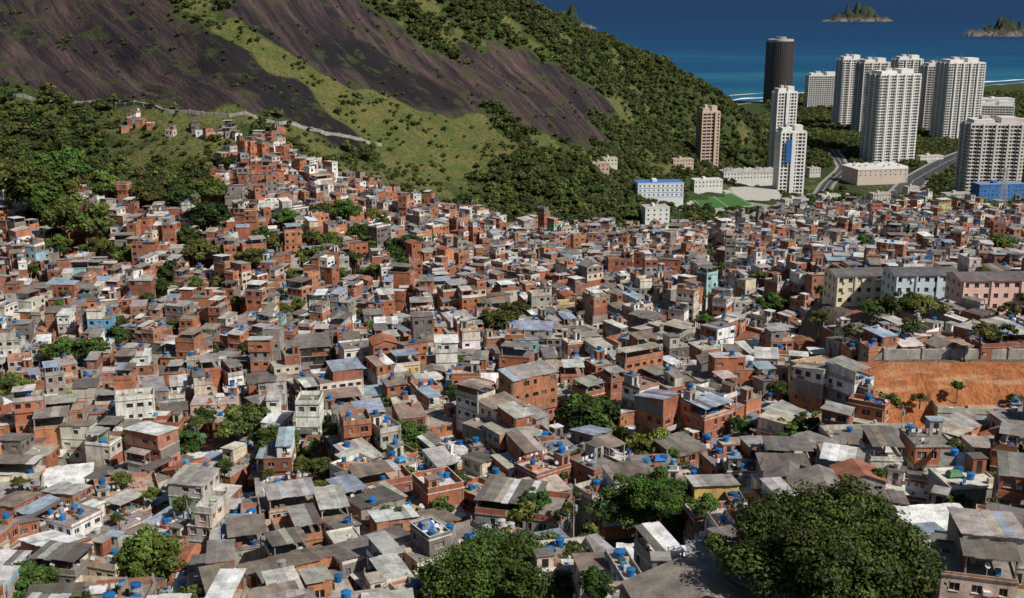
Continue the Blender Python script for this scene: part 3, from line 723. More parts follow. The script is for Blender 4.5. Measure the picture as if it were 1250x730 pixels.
# ------------------------------------------------------------------ trees
def tree_mesh(name,Rr,Ht,ncl,lpc,leaf,seed,base=(.045,.085,.016),crown_lo=.3,limbs=7,core=True,root=-1.5,irr=.12):
    rs=np.random.RandomState(seed)
    V=[];Fs=[];Cc=[]
    off=0
    def add(v,f,c):
        nonlocal off
        V.append(v);Fs.extend((np.array(f)+off).tolist());Cc.extend(c);off+=len(v)
    zc=Ht*(1+crown_lo)/2;rz=Ht*(1-crown_lo)/2
    lob=rs.uniform(0,6.28,3)
    cen=[];
    while len(cen)<ncl:
        d=rs.normal(size=3);d/=np.linalg.norm(d)
        if d[2]<-.55: continue
        az_=math.atan2(d[1],d[0]);kk=1+irr*(math.sin(2*az_+lob[0])+math.sin(3*az_+lob[1])+.7*math.sin(5*az_+lob[2]))
        rr=rs.uniform(.4,.92)
        cen.append(np.array([d[0]*rr*Rr*kk,d[1]*rr*Rr*kk,zc+d[2]*rr*rz*rs.uniform(.8,1.1)*(1+irr*math.sin(3*d[0]*3+lob[1]))]))
    def cone(a,b,r0,r1,k=6):
        a=Vector(a);b=Vector(b);dd=(b-a).normalized();u=dd.orthogonal().normalized();w=dd.cross(u)
        vs=[];
        for i in range(k):
            o=u*math.cos(6.2832*i/k)+w*math.sin(6.2832*i/k);vs+=[tuple(a+o*r0),tuple(b+o*r1)]
        add(np.array(vs),[(2*i,2*((i+1)%k),2*((i+1)%k)+1,2*i+1) for i in range(k)],[(.10,.075,.055)]*k)
    tr=Rr*.07
    fk=(rs.uniform(-.1,.1)*Rr,rs.uniform(-.1,.1)*Rr,Ht*.38)
    cone((0,0,root),fk,tr*1.3,tr*.8,8)
    for i in range(min(limbs,ncl)): cone(fk,cen[i],tr*.6,tr*.15,5)
    t=(1+5**.5)/2
    ico=np.array([(-1,t,0),(1,t,0),(-1,-t,0),(1,-t,0),(0,-1,t),(0,1,t),(0,-1,-t),(0,1,-t),(t,0,-1),(t,0,1),(-t,0,-1),(-t,0,1)])/math.sqrt(1+t*t)
    icf=[(0,11,5),(0,5,1),(0,1,7),(0,7,10),(0,10,11),(1,5,9),(5,11,4),(11,10,2),(10,7,6),(7,1,8),(3,9,4),(3,4,2),(3,2,6),(3,6,8),(3,8,9),(4,9,5),(2,4,11),(6,2,10),(8,6,7),(9,8,1)]
    for ci,c0 in enumerate(cen):
        rc=Rr*rs.uniform(.18,.38)*(1.2 if ncl<14 else .9)
        if ncl>50: rc*=.72
        if core: add(c0+ico*rc*.6*np.array([1,1,.75]),icf,[tuple(np.array(base)*.45)]*20)  # dark blob added inside each clump to block light, shade put in its colour
        n_=int(lpc*rs.uniform(.7,1.3))
        d=rs.normal(size=(n_,3));d/=np.linalg.norm(d,axis=1)[:,None];d[:,2]=np.where(d[:,2]<-.3,-d[:,2],d[:,2])
        pos=c0+d*rc*rs.uniform(.62,1.18,size=(n_,1))*np.array([1,1,.78])
        nn=d+rs.normal(size=(n_,3))*.55+np.array([0,0,.35]);nn/=np.linalg.norm(nn,axis=1)[:,None]
        tt=np.cross(nn,rs.normal(size=(n_,3)));tt/=np.linalg.norm(tt,axis=1)[:,None];bb=np.cross(nn,tt)
        s=(leaf*rs.uniform(.6,1.35,size=(n_,1)))
        q=np.stack([pos-tt*s,pos-bb*s*.55,pos+tt*s,pos+bb*s*.55],1).reshape(-1,3)
        f=(np.arange(n_*4).reshape(-1,4))
        cl=rs.uniform(.6,1.55);ye=rs.uniform(0,.7)
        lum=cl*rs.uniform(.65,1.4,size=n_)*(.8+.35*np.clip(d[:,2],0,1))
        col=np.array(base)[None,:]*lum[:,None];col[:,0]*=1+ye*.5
        add(q,f,[tuple(x) for x in col])
    Va=np.concatenate(V)
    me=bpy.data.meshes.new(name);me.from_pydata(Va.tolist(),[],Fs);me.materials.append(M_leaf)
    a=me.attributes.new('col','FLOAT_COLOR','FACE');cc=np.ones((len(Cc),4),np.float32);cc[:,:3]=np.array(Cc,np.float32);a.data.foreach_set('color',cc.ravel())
    return me
midm=[tree_mesh('broadleaf_tree',5,9,28,150,.34,s,base=b_,root=-14,irr=.16) for s,b_ in ((1,(.05,.095,.018)),(2,(.065,.11,.022)),(3,(.042,.08,.017)),(4,(.075,.105,.025)))]
for i,(x,y,z,rr) in enumerate(tree_pos):
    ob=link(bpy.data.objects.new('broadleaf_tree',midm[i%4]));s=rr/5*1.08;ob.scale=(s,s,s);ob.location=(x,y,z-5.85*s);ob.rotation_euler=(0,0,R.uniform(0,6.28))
for i,(x,y,z,rr) in enumerate(bigp):
    zg=H(x,y);ht=max(8,z-zg+rr*.72)
    me=tree_mesh('mango_tree',rr*1.0,ht,(150,170,80)[i],(330,330,360)[i],.23,40+i,base=((.046,.086,.016),(.040,.078,.015),(.075,.14,.022))[i],crown_lo=max(.12,1-1.45*rr/ht),limbs=14,irr=.12)
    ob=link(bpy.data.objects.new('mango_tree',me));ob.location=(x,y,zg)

kinds=bpy.data.collections.new('forest_tree_kinds')
for i,b_ in enumerate(((.058,.092,.020),(.072,.108,.026),(.046,.075,.018),(.088,.112,.032),(.055,.082,.024))):
    me=tree_mesh('forest_tree_kind',4.2,7.0,11,46,.62,100+i,base=b_,crown_lo=.15,limbs=2)
    kinds.objects.link(bpy.data.objects.new('forest_tree_kind',me))
def scatter(name,pts,scl):
    me=bpy.data.meshes.new(name);me.from_pydata([tuple(p) for p in pts],[],[])
    n_=len(pts)
    a=me.attributes.new('scl','FLOAT','POINT');a.data.foreach_set('value',np.array(scl,np.float32))
    a=me.attributes.new('rz','FLOAT','POINT');a.data.foreach_set('value',NR.uniform(0,6.28,n_).astype(np.float32))
    a=me.attributes.new('kd','INT','POINT');a.data.foreach_set('value',NR.randint(0,5,n_).astype(np.int32))
    ob=link(bpy.data.objects.new(name,me))
    ng=bpy.data.node_groups.new(name,'GeometryNodeTree')
    ng.interface.new_socket('Geometry',in_out='INPUT',socket_type='NodeSocketGeometry');ng.interface.new_socket('Geometry',in_out='OUTPUT',socket_type='NodeSocketGeometry')
    gi=ng.nodes.new('NodeGroupInput');go=ng.nodes.new('NodeGroupOutput');ip=ng.nodes.new('GeometryNodeInstanceOnPoints')
    ci=ng.nodes.new('GeometryNodeCollectionInfo');ci.inputs['Collection'].default_value=kinds;ci.inputs['Separate Children'].default_value=True;ci.inputs['Reset Children'].default_value=True
    def na(nm,t):
        q_=ng.nodes.new('GeometryNodeInputNamedAttribute');q_.data_type=t;q_.inputs['Name'].default_value=nm
        return [o for o in q_.outputs if o.enabled and o.name=='Attribute'][0]
    cx=ng.nodes.new('ShaderNodeCombineXYZ');ng.links.new(na('rz','FLOAT'),cx.inputs['Z'])
    er=ng.nodes.new('FunctionNodeEulerToRotation');ng.links.new(cx.outputs[0],er.inputs[0])
    ng.links.new(gi.outputs[0],ip.inputs['Points']);ng.links.new(ci.outputs[0],ip.inputs['Instance']);ip.inputs['Pick Instance'].default_value=True
    ng.links.new(na('kd','INT'),ip.inputs['Instance Index']);ng.links.new(er.outputs[0],ip.inputs['Rotation']);ng.links.new(na('scl','FLOAT'),ip.inputs['Scale'])
    ng.links.new(ip.outputs[0],go.inputs[0])
    md=ob.modifiers.new('scatter','NODES');md.node_group=ng
    return ob

# ------------------------------------------------------------------ towers
foot=[]
def tower(name,pxc,wpx,top,Y,ratio=.7,ang=.45,col=(.68,.67,.64),fl=3.1,bay=3.6,seed=1,dark=(.05,.055,.06),pier=.9,balc=True,bandh=1.05,fins=True):
    r=random.Random(seed);p=sight(pxc,top,Y);t=math.hypot(math.hypot(p[0],Y),CZ-p[2])
    proj=wpx/F*t;w=proj/(math.cos(ang)+ratio*abs(math.sin(ang)));d=w*ratio
    zg=H(p[0],p[1]);P=frame(p[0],p[1],ang+math.atan2(-p[0],p[1]));S=Soup()
    ztop=p[2];hx,hy=w/2,d/2
    S.box(P,-hx+.9,hx-.9,-hy+.9,hy-.9,zg-4,ztop-.5,GLASS,dark)
    nf=max(2,int((ztop-zg)/fl));
    for k in range(nf+1):
        zz=ztop-(nf-k)*fl
        S.box(P,-hx,hx,-hy,hy,zz-bandh,zz,CLEAN,jit(col,r,.04),bottom=True)
    for (L_,fixed,ax) in ((w,hy,0),(d,hx,1)):
        nb=max(2,round(L_/bay))
        for k in range(nb+1):
            u=-L_/2+L_*k/nb;big=fins and k%3==0
            pw=pier*(1.5 if k in(0,nb) else (1.9 if big else r.choice((.4,.5,.6))));u0=max(-L_/2,u-pw/2)-(.1 if k==0 else 0);u1=min(L_/2,u+pw/2)+(.1 if k==nb else 0)
            pj=1.6 if (big and k not in (0,nb)) else .12
            for sg in (-1,1):
                f0=sg*(fixed+pj);f1=sg*(fixed-.55);lo,hi=min(f0,f1),max(f0,f1)
                if ax==0:S.box(P,u0,u1,lo,hi,zg-3,ztop+.3,CLEAN,col)
                else:S.box(P,lo,hi,u0,u1,zg-3,ztop+.3,CLEAN,col)
            if balc and k<nb and (k+seed)%3!=0:
                ua=u+L_/nb*.18;ub=u+L_/nb*.82
                for f_ in range(1,nf):
                    zz=ztop-(nf-f_)*fl
                    if ax==0:S.box(P,ua,ub,-fixed-1.3,-fixed-.13,zz-1.15,zz-.1,CLEAN,jit(col,r,.05),bottom=True)
                    else:
                        S.box(P,-fixed-1.3,-fixed-.13,ua,ub,zz-1.15,zz-.1,CLEAN,jit(col,r,.05),bottom=True)
                        S.box(P,fixed+.13,fixed+1.3,ua,ub,zz-1.15,zz-.1,CLEAN,jit(col,r,.05),bottom=True)
    S.box(P,-hx+.3,hx-.3,-hy+.3,hy-.3,ztop,ztop+.9,CLEAN,col,(.4,.39,.38))
    S.box(P,-hx*.85,-hx*.1,-hy*.7,hy*.7,ztop+.9,ztop+3.6,CLEAN,jit(col,r,.06))
    S.box(P,hx*.15,hx*.75,-hy*.6,hy*.5,ztop+.9,ztop+5.5,CLEAN,jit(col,r,.06))
    S.box(P,-hx*.5,-hx*.2,-hy*.3,hy*.3,ztop+3.6,ztop+6.5,CLEAN,(.5,.49,.48))
    S.rod(P(0,0,ztop),P(0,0,ztop+11),.12,CLEAN,(.4,.4,.4))
    S.obj(name);foot.append((p[0],p[1],max(w,d)*.62+3));return P,w,d,zg,ztop,p
W1=(.80,.79,.76);W2=(.70,.68,.64)
tower('apartment_tower',1038,30,72,1560,.9,.35,W1,seed=2)
tower('apartment_tower',1066,38,76,1480,.7,.45,W2,seed=3)
tower('apartment_tower',1108,34,72,1640,.7,.4,W1,seed=4)
tower('apartment_tower',1091,60,90,1270,.62,.55,W1,seed=5,bay=3.2)
tower('apartment_tower',1143,34,80,1520,.8,.4,W2,seed=6)
tower('apartment_tower',1173,52,76,1430,.7,.5,W1,seed=7,bay=3.2)
tower('apartment_tower',1213,68,150,1000,.55,.35,(.70,.66,.62),seed=8)
tower('apartment_building',1005,40,92,1850,.5,.25,W1,seed=9,balc=False,fins=False)
tower('apartment_tower',958,30,112,1160,.8,.4,W1,seed=10,balc=False,pier=1.6)
P_,w_,d_,zg_,zt_,pp_=tower('apartment_tower',966,36,160,1010,.75,.3,W1,seed=11,balc=False,pier=1.9)
S=Soup();S.box(P_,-w_*.3,-w_*.08,-d_/2-2.3,-d_/2-1.9,zt_-26,zt_-6,CLEAN,(.03,.13,.42),bottom=True);S.obj('wall_banner')
yb=ground(865,200)[1]-15
tower('apartment_tower',865,28,136,yb,.8,.4,(.56,.42,.33),seed=12,balc=False,bay=4.5,pier=1.3,bandh=1.3)
tower('apartment_building',1215,40,128,1500,.5,.2,W1,seed=13,balc=False,fins=False)
tower('apartment_building',1238,34,150,1350,.6,.2,W2,seed=14,balc=False,fins=False)
S=Soup();p=sight(953,50,2000);rr=16.5*2010/F;zg=H(p[0],p[1]);k=48
for f_ in range(34):
    z0=zg+(p[2]-zg)*f_/34;z1=zg+(p[2]-zg)*(f_+1)/34
    for i in range(k):
        a0=6.2832*i/k;a1=6.2832*(i+1)/k
        for (q0,q1,rq,cq,mq) in ((z0,z1-.7,rr-.5,(.03,.03,.036),GLASS),(z1-.7,z1,rr,(.10,.09,.09),CLEAN)):
            S.quad((p[0]+rq*math.cos(a0),p[1]+rq*math.sin(a0),q0),(p[0]+rq*math.cos(a1),p[1]+rq*math.sin(a1),q0),(p[0]+rq*math.cos(a1),p[1]+rq*math.sin(a1),q1),(p[0]+rq*math.cos(a0),p[1]+rq*math.sin(a0),q1),mq,cq)
for i in range(k):
    a0=6.2832*i/k;P=frame(p[0],p[1],a0);S.box(P,rr-.6,rr+.35,-.3,.3,zg,p[2]+.5,CLEAN,(.15,.14,.14))
S.cyl(p[0],p[1],p[2],p[2]+3,rr-2,rr-2,k,CLEAN,(.5,.49,.48),.3);S.cyl(p[0],p[1],p[2]+3,p[2]+7,rr*.4,rr*.4,16,CLEAN,(.3,.29,.28),.3)
S.obj('cylindrical_hotel_tower');foot.append((p[0],p[1],rr+6))

# ------------------------------------------------------------------ slab-like midrise blocks
def block(name,pxl,pxr,ptop,Y,d,ang,fl,col,roofcol,nf,roof='flat',glass=(.05,.06,.07),bay=2.6,bandcol=None,pbase=None):
    if pbase is not None: Y=ground((pxl+pxr)/2,pbase)[1]
    pc=(pxl+pxr)/2;p=sight(pc,ptop,Y);w=(pxr-pxl)/F*math.hypot(Y,CZ-p[2])/math.cos(ang)*1.0
    P=frame(p[0],p[1],ang);S=Soup();ztop=p[2];zg=ztop-nf*fl;r=random.Random(int(pc));hx,hy=w/2,d/2
    zf=min(min(H(*P(a*hx,b_*hy,0)[:2]) for a in(-1,1) for b_ in(-1,1))-1.5,zg)
    pts=[(-hx,-hy),(hx,-hy),(hx,hy),(-hx,hy)]
    for k in range(nf):
        z0=zg+k*fl
        for i in range(4):
            a,b2=pts[i],pts[(i+1)%4];L_=math.hypot(b2[0]-a[0],b2[1]-a[1]);ux,uy=(b2[0]-a[0])/L_,(b2[1]-a[1])/L_
            def Q(u,z,o=0): return P(a[0]+ux*u+uy*o,a[1]+uy*u-ux*o,z)
            n_=max(1,int(L_/bay));s0=z0+.95;s1=z0+2.25;u=0;zlow=zf if k==0 else z0
            S.quad(Q(0,zlow),Q(L_,zlow),Q(L_,s0),Q(0,s0),CLEAN,col);S.quad(Q(0,s1),Q(L_,s1),Q(L_,z0+fl),Q(0,z0+fl),CLEAN,col)
            for m_ in range(n_):
                ww=1.25;u0=L_/n_*(m_+.5)-ww/2;u1=u0+ww
                S.quad(Q(u,s0),Q(u0,s0),Q(u0,s1),Q(u,s1),CLEAN,col)
                S.quad(Q(u0,s0,-.2),Q(u1,s0,-.2),Q(u1,s1,-.2),Q(u0,s1,-.2),GLASS,jit(glass,r,.5) if r.random()<.8 else (.3,.3,.29))
                S.quad(Q(u0,s0),Q(u0,s0,-.2),Q(u0,s1,-.2),Q(u0,s1),CLEAN,col);S.quad(Q(u1,s0,-.2),Q(u1,s0),Q(u1,s1),Q(u1,s1,-.2),CLEAN,col)
                S.quad(Q(u0,s0),Q(u1,s0),Q(u1,s0,-.2),Q(u0,s0,-.2),CLEAN,col)
                if r.random()<.3 and roof=='gable':
                    A0=u1+.05;S.hexa([Q(A0,s0,.4),Q(A0+.6,s0,.4),Q(A0+.6,s0,0),Q(A0,s0,0)],[Q(A0,s0+.45,.4),Q(A0+.6,s0+.45,.4),Q(A0+.6,s0+.45,0),Q(A0,s0+.45,0)],CLEAN,(.6,.6,.58))
                u=u1
            S.quad(Q(u,s0),Q(L_,s0),Q(L_,s1),Q(u,s1),CLEAN,col)
        if bandcol: S.box(P,-hx-.06,hx+.06,-hy-.06,hy+.06,z0-.15,z0+.15,CLEAN,bandcol,bottom=True)
    if roof=='flat':
        S.box(P,-hx-.15,hx+.15,-hy-.15,hy+.15,ztop,ztop+.6,CLEAN,col,roofcol)
        S.box(P,-hx*.3,-hx*.1,-hy*.3,hy*.4,ztop+.6,ztop+2.4,CLEAN,col)
    elif roof=='saw':
        S.box(P,-hx-.3,hx+.3,-hy-.3,hy+.3,ztop,ztop+.5,CLEAN,col,roofcol)
        n_=max(3,int(w/9))
        for k in range(n_):
            x0=-hx+2*hx*k/n_;x1=-hx+2*hx*(k+1)/n_-.3
            S.hexa([P(x0,-hy,ztop+.5),P(x1,-hy,ztop+.5),P(x1,hy,ztop+.5),P(x0,hy,ztop+.5)],[P(x0,-hy,ztop+.8),P(x1,-hy,ztop+2.6),P(x1,hy,ztop+2.6),P(x0,hy,ztop+.8)],CLEAN,jit(roofcol,r,.08))
        for _ in range(10):
            qx,qy=r.uniform(-hx*.9,hx*.9),r.uniform(-hy*.9,hy*.9);S.box(P,qx-1,qx+1,qy-.8,qy+.8,ztop+1,ztop+3.6,CLEAN,(.4,.4,.4))
    else:
        ri=1.3;o=.5
        a=[P(-hx-o,-hy-o,ztop),P(hx+o,-hy-o,ztop),P(hx+o,hy+o,ztop),P(-hx-o,hy+o,ztop)];e0=P(-hx-o,0,ztop+ri);e1=P(hx+o,0,ztop+ri)
        S.quad(a[0],a[1],e1,e0,ROOF,roofcol);S.quad(a[2],a[3],e0,e1,ROOF,roofcol);S.tri(a[1],a[2],e1,CLEAN,col);S.tri(a[3],a[0],e0,CLEAN,col);S.quad(a[3],a[2],a[1],a[0],CLEAN,col)
        for sg in (-.95,-.33,.33,.95): S.box(P,hx*sg-.25,hx*sg+.25,-hy-.35,-hy+.0,zg-2,ztop-.02,CLEAN,jit(col,r,.05))
    S.obj(name);foot.append((p[0],p[1],max(w,d)*.6));return P,w,zg,ztop
block('cream_housing_block',1013,1083,332,330,10,.10,2.9,(.78,.69,.50),(.14,.13,.13),3,'gable')
block('blue_housing_block',1085,1163,331,318,10,.05,2.9,(.60,.71,.75),(.12,.12,.12),3,'gable')
block('pink_housing_block',1164,1275,337,303,10,.05,2.9,(.80,.53,.45),(.15,.13,.13),3,'gable')
block('red_striped_building',960,992,305,560,9,.05,2.8,(.74,.69,.64),(.35,.33,.3),3,'flat',bandcol=(.5,.05,.04))
block('pale_blue_building',936,960,310,570,9,.2,2.8,(.38,.55,.68),(.35,.33,.3),4,'flat')
block('cream_apartment_building',1090,1122,292,600,10,.3,2.9,(.70,.60,.42),(.35,.33,.3),4,'flat')
block('school_building',776,832,222,900,16,.1,3.4,(.76,.78,.80),(.06,.18,.45),3,'flat',bandcol=(.03,.14,.4),bay=3.2,pbase=246)
block('white_annexe_building',785,815,252,830,12,.15,3.2,(.76,.75,.72),(.4,.39,.38),3,'flat',bay=4,pbase=276)
block('clubhouse_building',880,945,209,1090,14,.15,3.2,(.72,.71,.66),(.5,.49,.47),2,'saw',bay=3,pbase=226)
block('club_building',845,880,219,1090,12,.15,3.2,(.74,.73,.7),(.6,.59,.57),2,'flat',bay=3,pbase=232)
block('sports_hall_building',1036,1100,204,1130,34,.2,3.4,(.60,.50,.43),(.74,.73,.70),2,'saw',bay=5,pbase=222)
block('low_white_building',1195,1235,120,1620,20,.1,3.2,(.74,.73,.7),(.55,.55,.55),5,'flat')
block('blue_clad_building',1190,1248,224,900,14,.1,3.2,(.06,.19,.46),(.2,.27,.36),4,'flat',glass=(.05,.12,.3),bay=3)
for (a,b_,t,pb_,c_) in ((735,752,193,204,(.66,.64,.55)),(820,845,194,207,(.6,.44,.36)),(722,742,199,210,(.5,.35,.3)),(986,1000,205,216,(.6,.58,.55)),(1105,1120,228,238,(.6,.6,.58)),(1000,1024,238,250,(.7,.7,.68)),(955,985,243,254,(.66,.63,.58)),(1120,1150,190,199,(.7,.69,.66)),(1150,1185,236,248,(.5,.52,.55)),(1020,1045,248,258,(.62,.6,.57)),(1062,1085,236,246,(.55,.5,.45)),(1105,1130,243,254,(.7,.68,.6))):
    block('hillside_villa',a,b_,t,1000,9,.2,2.9,c_,(.4,.35,.3),2,'flat',pbase=pb_)

# ------------------------------------------------------------------ sports ground
def flatpoly(name,pts,z,col,matid=CLEAN):
    S=Soup();w=[onplane(a,b_,z) for a,b_ in pts]
    S.hexa([(q[0],q[1],z-1.5) for q in w],[(q[0],q[1],z) for q in w],matid,(.5,.48,.45),col);return S.obj(name),w
_,pw=flatpoly('paved_court',[(836,270),(964,265),(948,226),(840,231)],20.2,(.46,.44,.40))
flatpoly('football_pitch',[(858,257),(924,252),(893,235),(838,238)],20.45,(.05,.15,.03))
S=Soup()
w=[onplane(a,b_,20.46) for a,b_ in [(858,257),(924,252),(893,235),(838,238)]]
def lerp(a,b,t): return tuple(a[i]+(b[i]-a[i])*t for i in range(3))
for (s0,s1) in (((.04,.05),(.96,.05)),((.96,.05),(.96,.95)),((.96,.95),(.04,.95)),((.04,.95),(.04,.05)),((.5,.05),(.5,.95))):
    a=lerp(lerp(w[0],w[1],s0[0]),lerp(w[3],w[2],s0[0]),s0[1]);b_=lerp(lerp(w[0],w[1],s1[0]),lerp(w[3],w[2],s1[0]),s1[1])
    S.rod((a[0],a[1],20.5),(b_[0],b_[1],20.5),.25,CLEAN,(.75,.75,.75))
S.obj('pitch_marking')
flatpoly('swimming_pool',[(838,268),(864,267),(860,259),(838,260)],20.5,(.10,.46,.55))
flatpoly('tennis_court',[(927,257),(950,255),(941,246),(920,248)],20.45,(.25,.30,.22))
def wallline(name,pts,h,th,col,posts=0,zoff=0):
    S=Soup()
    for a,b_ in zip(pts[:-1],pts[1:]):
        L_=math.hypot(b_[0]-a[0],b_[1]-a[1]);nseg=max(1,int(L_/8))
        for k in range(nseg):
            p0=lerp(a,b_,k/nseg);p1=lerp(a,b_,(k+1)/nseg)
            h0=H(p0[0],p0[1])+zoff;h1=H(p1[0],p1[1])+zoff
            dx,dy=(p1[0]-p0[0]),(p1[1]-p0[1]);l=math.hypot(dx,dy);nx_,ny_=-dy/l*th/2,dx/l*th/2
            S.hexa([(p0[0]-nx_,p0[1]-ny_,h0-2),(p1[0]-nx_,p1[1]-ny_,h1-2),(p1[0]+nx_,p1[1]+ny_,h1-2),(p0[0]+nx_,p0[1]+ny_,h0-2)],
                   [(p0[0]-nx_,p0[1]-ny_,h0+h),(p1[0]-nx_,p1[1]-ny_,h1+h),(p1[0]+nx_,p1[1]+ny_,h1+h),(p0[0]+nx_,p0[1]+ny_,h0+h)],WALL,jit(col,R,.08))
            if posts:
                PP=frame(p0[0],p0[1],math.atan2(dy,dx));S.box(PP,-.3,.3,-th/2-.25,th/2+.25,h0-2,h0+h+.4,WALL,col)
    return S.obj(name)
cw=[onplane(a,b_,20) for a,b_ in ((834,272),(900,269),(966,266))]
wallline('club_perimeter_wall',cw,2.4,.5,(.70,.68,.63),0)
wallline('hillside_wall',[ground(a,b_) for a,b_ in ((-40,114),(0,118),(60,124),(120,128),(200,137),(280,146),(340,154),(400,165),(466,180))],1.8,1.0,(.36,.34,.31),1)
wallline('retaining_wall',[(77,252,0),(95,253,0),(115,253,0),(160,252,0)],2.6,.6,(.40,.38,.35),1,zoff=-.2)
# earth embankment
V=[];Fc=[];nu=140;nv=30
for j in range(nv):
    for i in range(nu):
        X_=72+i*(88/(nu-1));f=j/(nv-1)
        zt=108.1;zb=96.5
        e1=float(fbm(X_/6,f*1.2,50,5))-.5;e2=float(fbm(X_/2.2,f*5.,57,4))-.5
        prof=min(1,max(0,(f-.28)/.5))**.8*.82+.18*min(1,f*1.0)
        y_=226+f*23+7*e1*(1-abs(2*f-1))+1.6*e2
        edge_=min(1,(X_-72)/5+.0)
        z_=zb+(zt-zb)*prof*(.25+.75*edge_)+2.0*e2*(1-f)*1.2+1.8*e1*math.sin(math.pi*f)
        V.append((X_,y_,z_))
for j in range(nv-1):
    for i in range(nu-1): a=j*nu+i;Fc.append((a,a+1,a+nu+1,a+nu))
S=Soup();S.v=V;S.f=Fc;S.m=[0]*len(Fc);S.c=[(.4,.2,.1)]*len(Fc)
S.obj('earth_embankment',mats=[M_earth],smooth=False)
for (px,py,Yv,w0,d0,n0,c0,k0) in ((1195,383,290,8,6,1,(.7,.66,.6),'gable'),(1228,390,284,7,6,1,(.6,.28,.18),'gable'),(1158,388,290,6,5,1,(.45,.33,.27),'gable'),(1040,402,285,7,6,1,(.44,.2,.11),'slab')):
    p=sight(px,py,Yv);S=Soup();house(S,p[0],p[1],w0,d0,-.1,n0,R,0,c0,k0,0,zg=None);S.obj('small_house')

# ------------------------------------------------------------------ roads
def road(name,pts,wd,z=0.35,col=(.055,.055,.058)):
    S=Soup();P_=[Vector((a,b_)) for a,b_ in [(q[0],q[1]) for q in pts]];dense=[]
    for a,b_ in zip(P_[:-1],P_[1:]):
        k=max(1,int((b_-a).length/8))
        for i in range(k): dense.append(a.lerp(b_,i/k))
    dense.append(P_[-1]);rows=[]
    for i,q in enumerate(dense):
        t=(dense[min(i+1,len(dense)-1)]-dense[max(i-1,0)]).normalized();nn=Vector((-t.y,t.x))
        zc=max(H(q.x+nn.x*o,q.y+nn.y*o) for o in (-wd/2,0,wd/2))+z;rows.append((q,nn,zc))
    for (q0,n0,z0),(q1,n1,z1) in zip(rows[:-1],rows[1:]):
        def strip(a,b_,dz,col_,m_=CLEAN): S.quad((q0.x+n0.x*a,q0.y+n0.y*a,z0+dz),(q0.x+n0.x*b_,q0.y+n0.y*b_,z0+dz),(q1.x+n1.x*b_,q1.y+n1.y*b_,z1+dz),(q1.x+n1.x*a,q1.y+n1.y*a,z1+dz),m_,col_)
        strip(-wd/2,wd/2,0,col)
        strip(wd/2,wd/2+2.5,.13,(.28,.27,.25));strip(-wd/2-2.5,-wd/2,.13,(.28,.27,.25))
        strip(-.15,.15,.02,(.7,.7,.68));strip(-wd/2+.4,-wd/2+.6,.02,(.7,.7,.68));strip(wd/2-.6,wd/2-.4,.02,(.7,.7,.68))
        for sg in (-1,1): S.quad((q0.x+n0.x*sg*wd/2,q0.y+n0.y*sg*wd/2,z0),(q1.x+n1.x*sg*wd/2,q1.y+n1.y*sg*wd/2,z1),(q1.x+n1.x*sg*wd/2,q1.y+n1.y*sg*wd/2,z1+.13),(q0.x+n0.x*sg*wd/2,q0.y+n0.y*sg*wd/2,z0+.13),CLEAN,(.4,.4,.38))
    S.obj(name);return rows
hw=[ground(*q) for q in ((1040,268),(1075,246),(1115,222),(1165,196),(1215,178))]
rows=road('highway',hw,24,.5)
rows2=road('avenue',[ground(*q) for q in ((935,262),(985,243),(1010,225),(1030,205),(1015,185))],11,.5)
rows3=road('street',[(q[0],q[1]) for q in street],6,.3)
def car(x,y,z,ang,col):
    S=Soup();P=frame(x,y,ang)
    prof=[(-2.1,.35),(-2.15,.8),(-1.9,1.0),(-1.2,1.05),(-.7,1.5),(.7,1.52),(1.3,1.05),(2.0,.95),(2.15,.7),(2.15,.35)]
    hw_=.85;n_=len(prof)
    for i in range(n_):
        a,b_=prof[i],prof[(i+1)%n_];m_=GLASS if i in(3,5) else CLEAN;c_=(.03,.03,.035) if i in(3,5) else col
        S.quad(P(a[0],-hw_,z+a[1]),P(a[0],hw_,z+a[1]),P(b_[0],hw_,z+b_[1]),P(b_[0],-hw_,z+b_[1]),m_,c_)
    for sg in(-1,1):
        n0=len(S.v);S.v+=[P(a[0],sg*hw_,z+a[1]) for a in prof];S.f.append(tuple(range(n0,n0+n_)));S.m.append(CLEAN);S.c.append(col)
        S.quad(P(-1.0,sg*(hw_+.01),z+1.05),P(1.05,sg*(hw_+.01),z+1.05),P(.6,sg*(hw_+.01),z+1.42),P(-.65,sg*(hw_+.01),z+1.42),GLASS,(.03,.03,.035))
        for wx_ in (-1.3,1.35): S.rod(P(wx_,sg*(hw_-.2),z+.33),P(wx_,sg*(hw_+.04),z+.33),.33,GLASS,(.02,.02,.02),10)
    S.obj('car')
cc_=[(.6,.6,.6),(.05,.05,.055),(.5,.04,.03),(.3,.31,.33),(.65,.65,.63),(.08,.12,.3),(.6,.5,.05)]
for rw,nn_,offs in ((rows,26,(-9,-5,5,9)),(rows2,10,(-3,3)),(rows3,9,(-1.4,1.4))):
    for k in range(nn_):
        i=R.randrange(1,len(rw)-1);q,nv_,zc=rw[i];o=R.choice(offs);t=rw[i+1][0]-q
        car(q.x+nv_.x*o,q.y+nv_.y*o,zc+.03,math.atan2(t.y,t.x),R.choice(cc_))
S=Soup();p=sight(1222,262,760);zb=H(p[0],p[1]);zt=sight(1222,205,760)[2]
for (sx,sy) in ((-1,-1),(1,-1),(1,1),(-1,1)): S.rod((p[0]+sx*3,p[1]+sy*3,zb),(p[0]+sx*.5,p[1]+sy*.5,zt),.16,CLEAN,(.45,.45,.45))
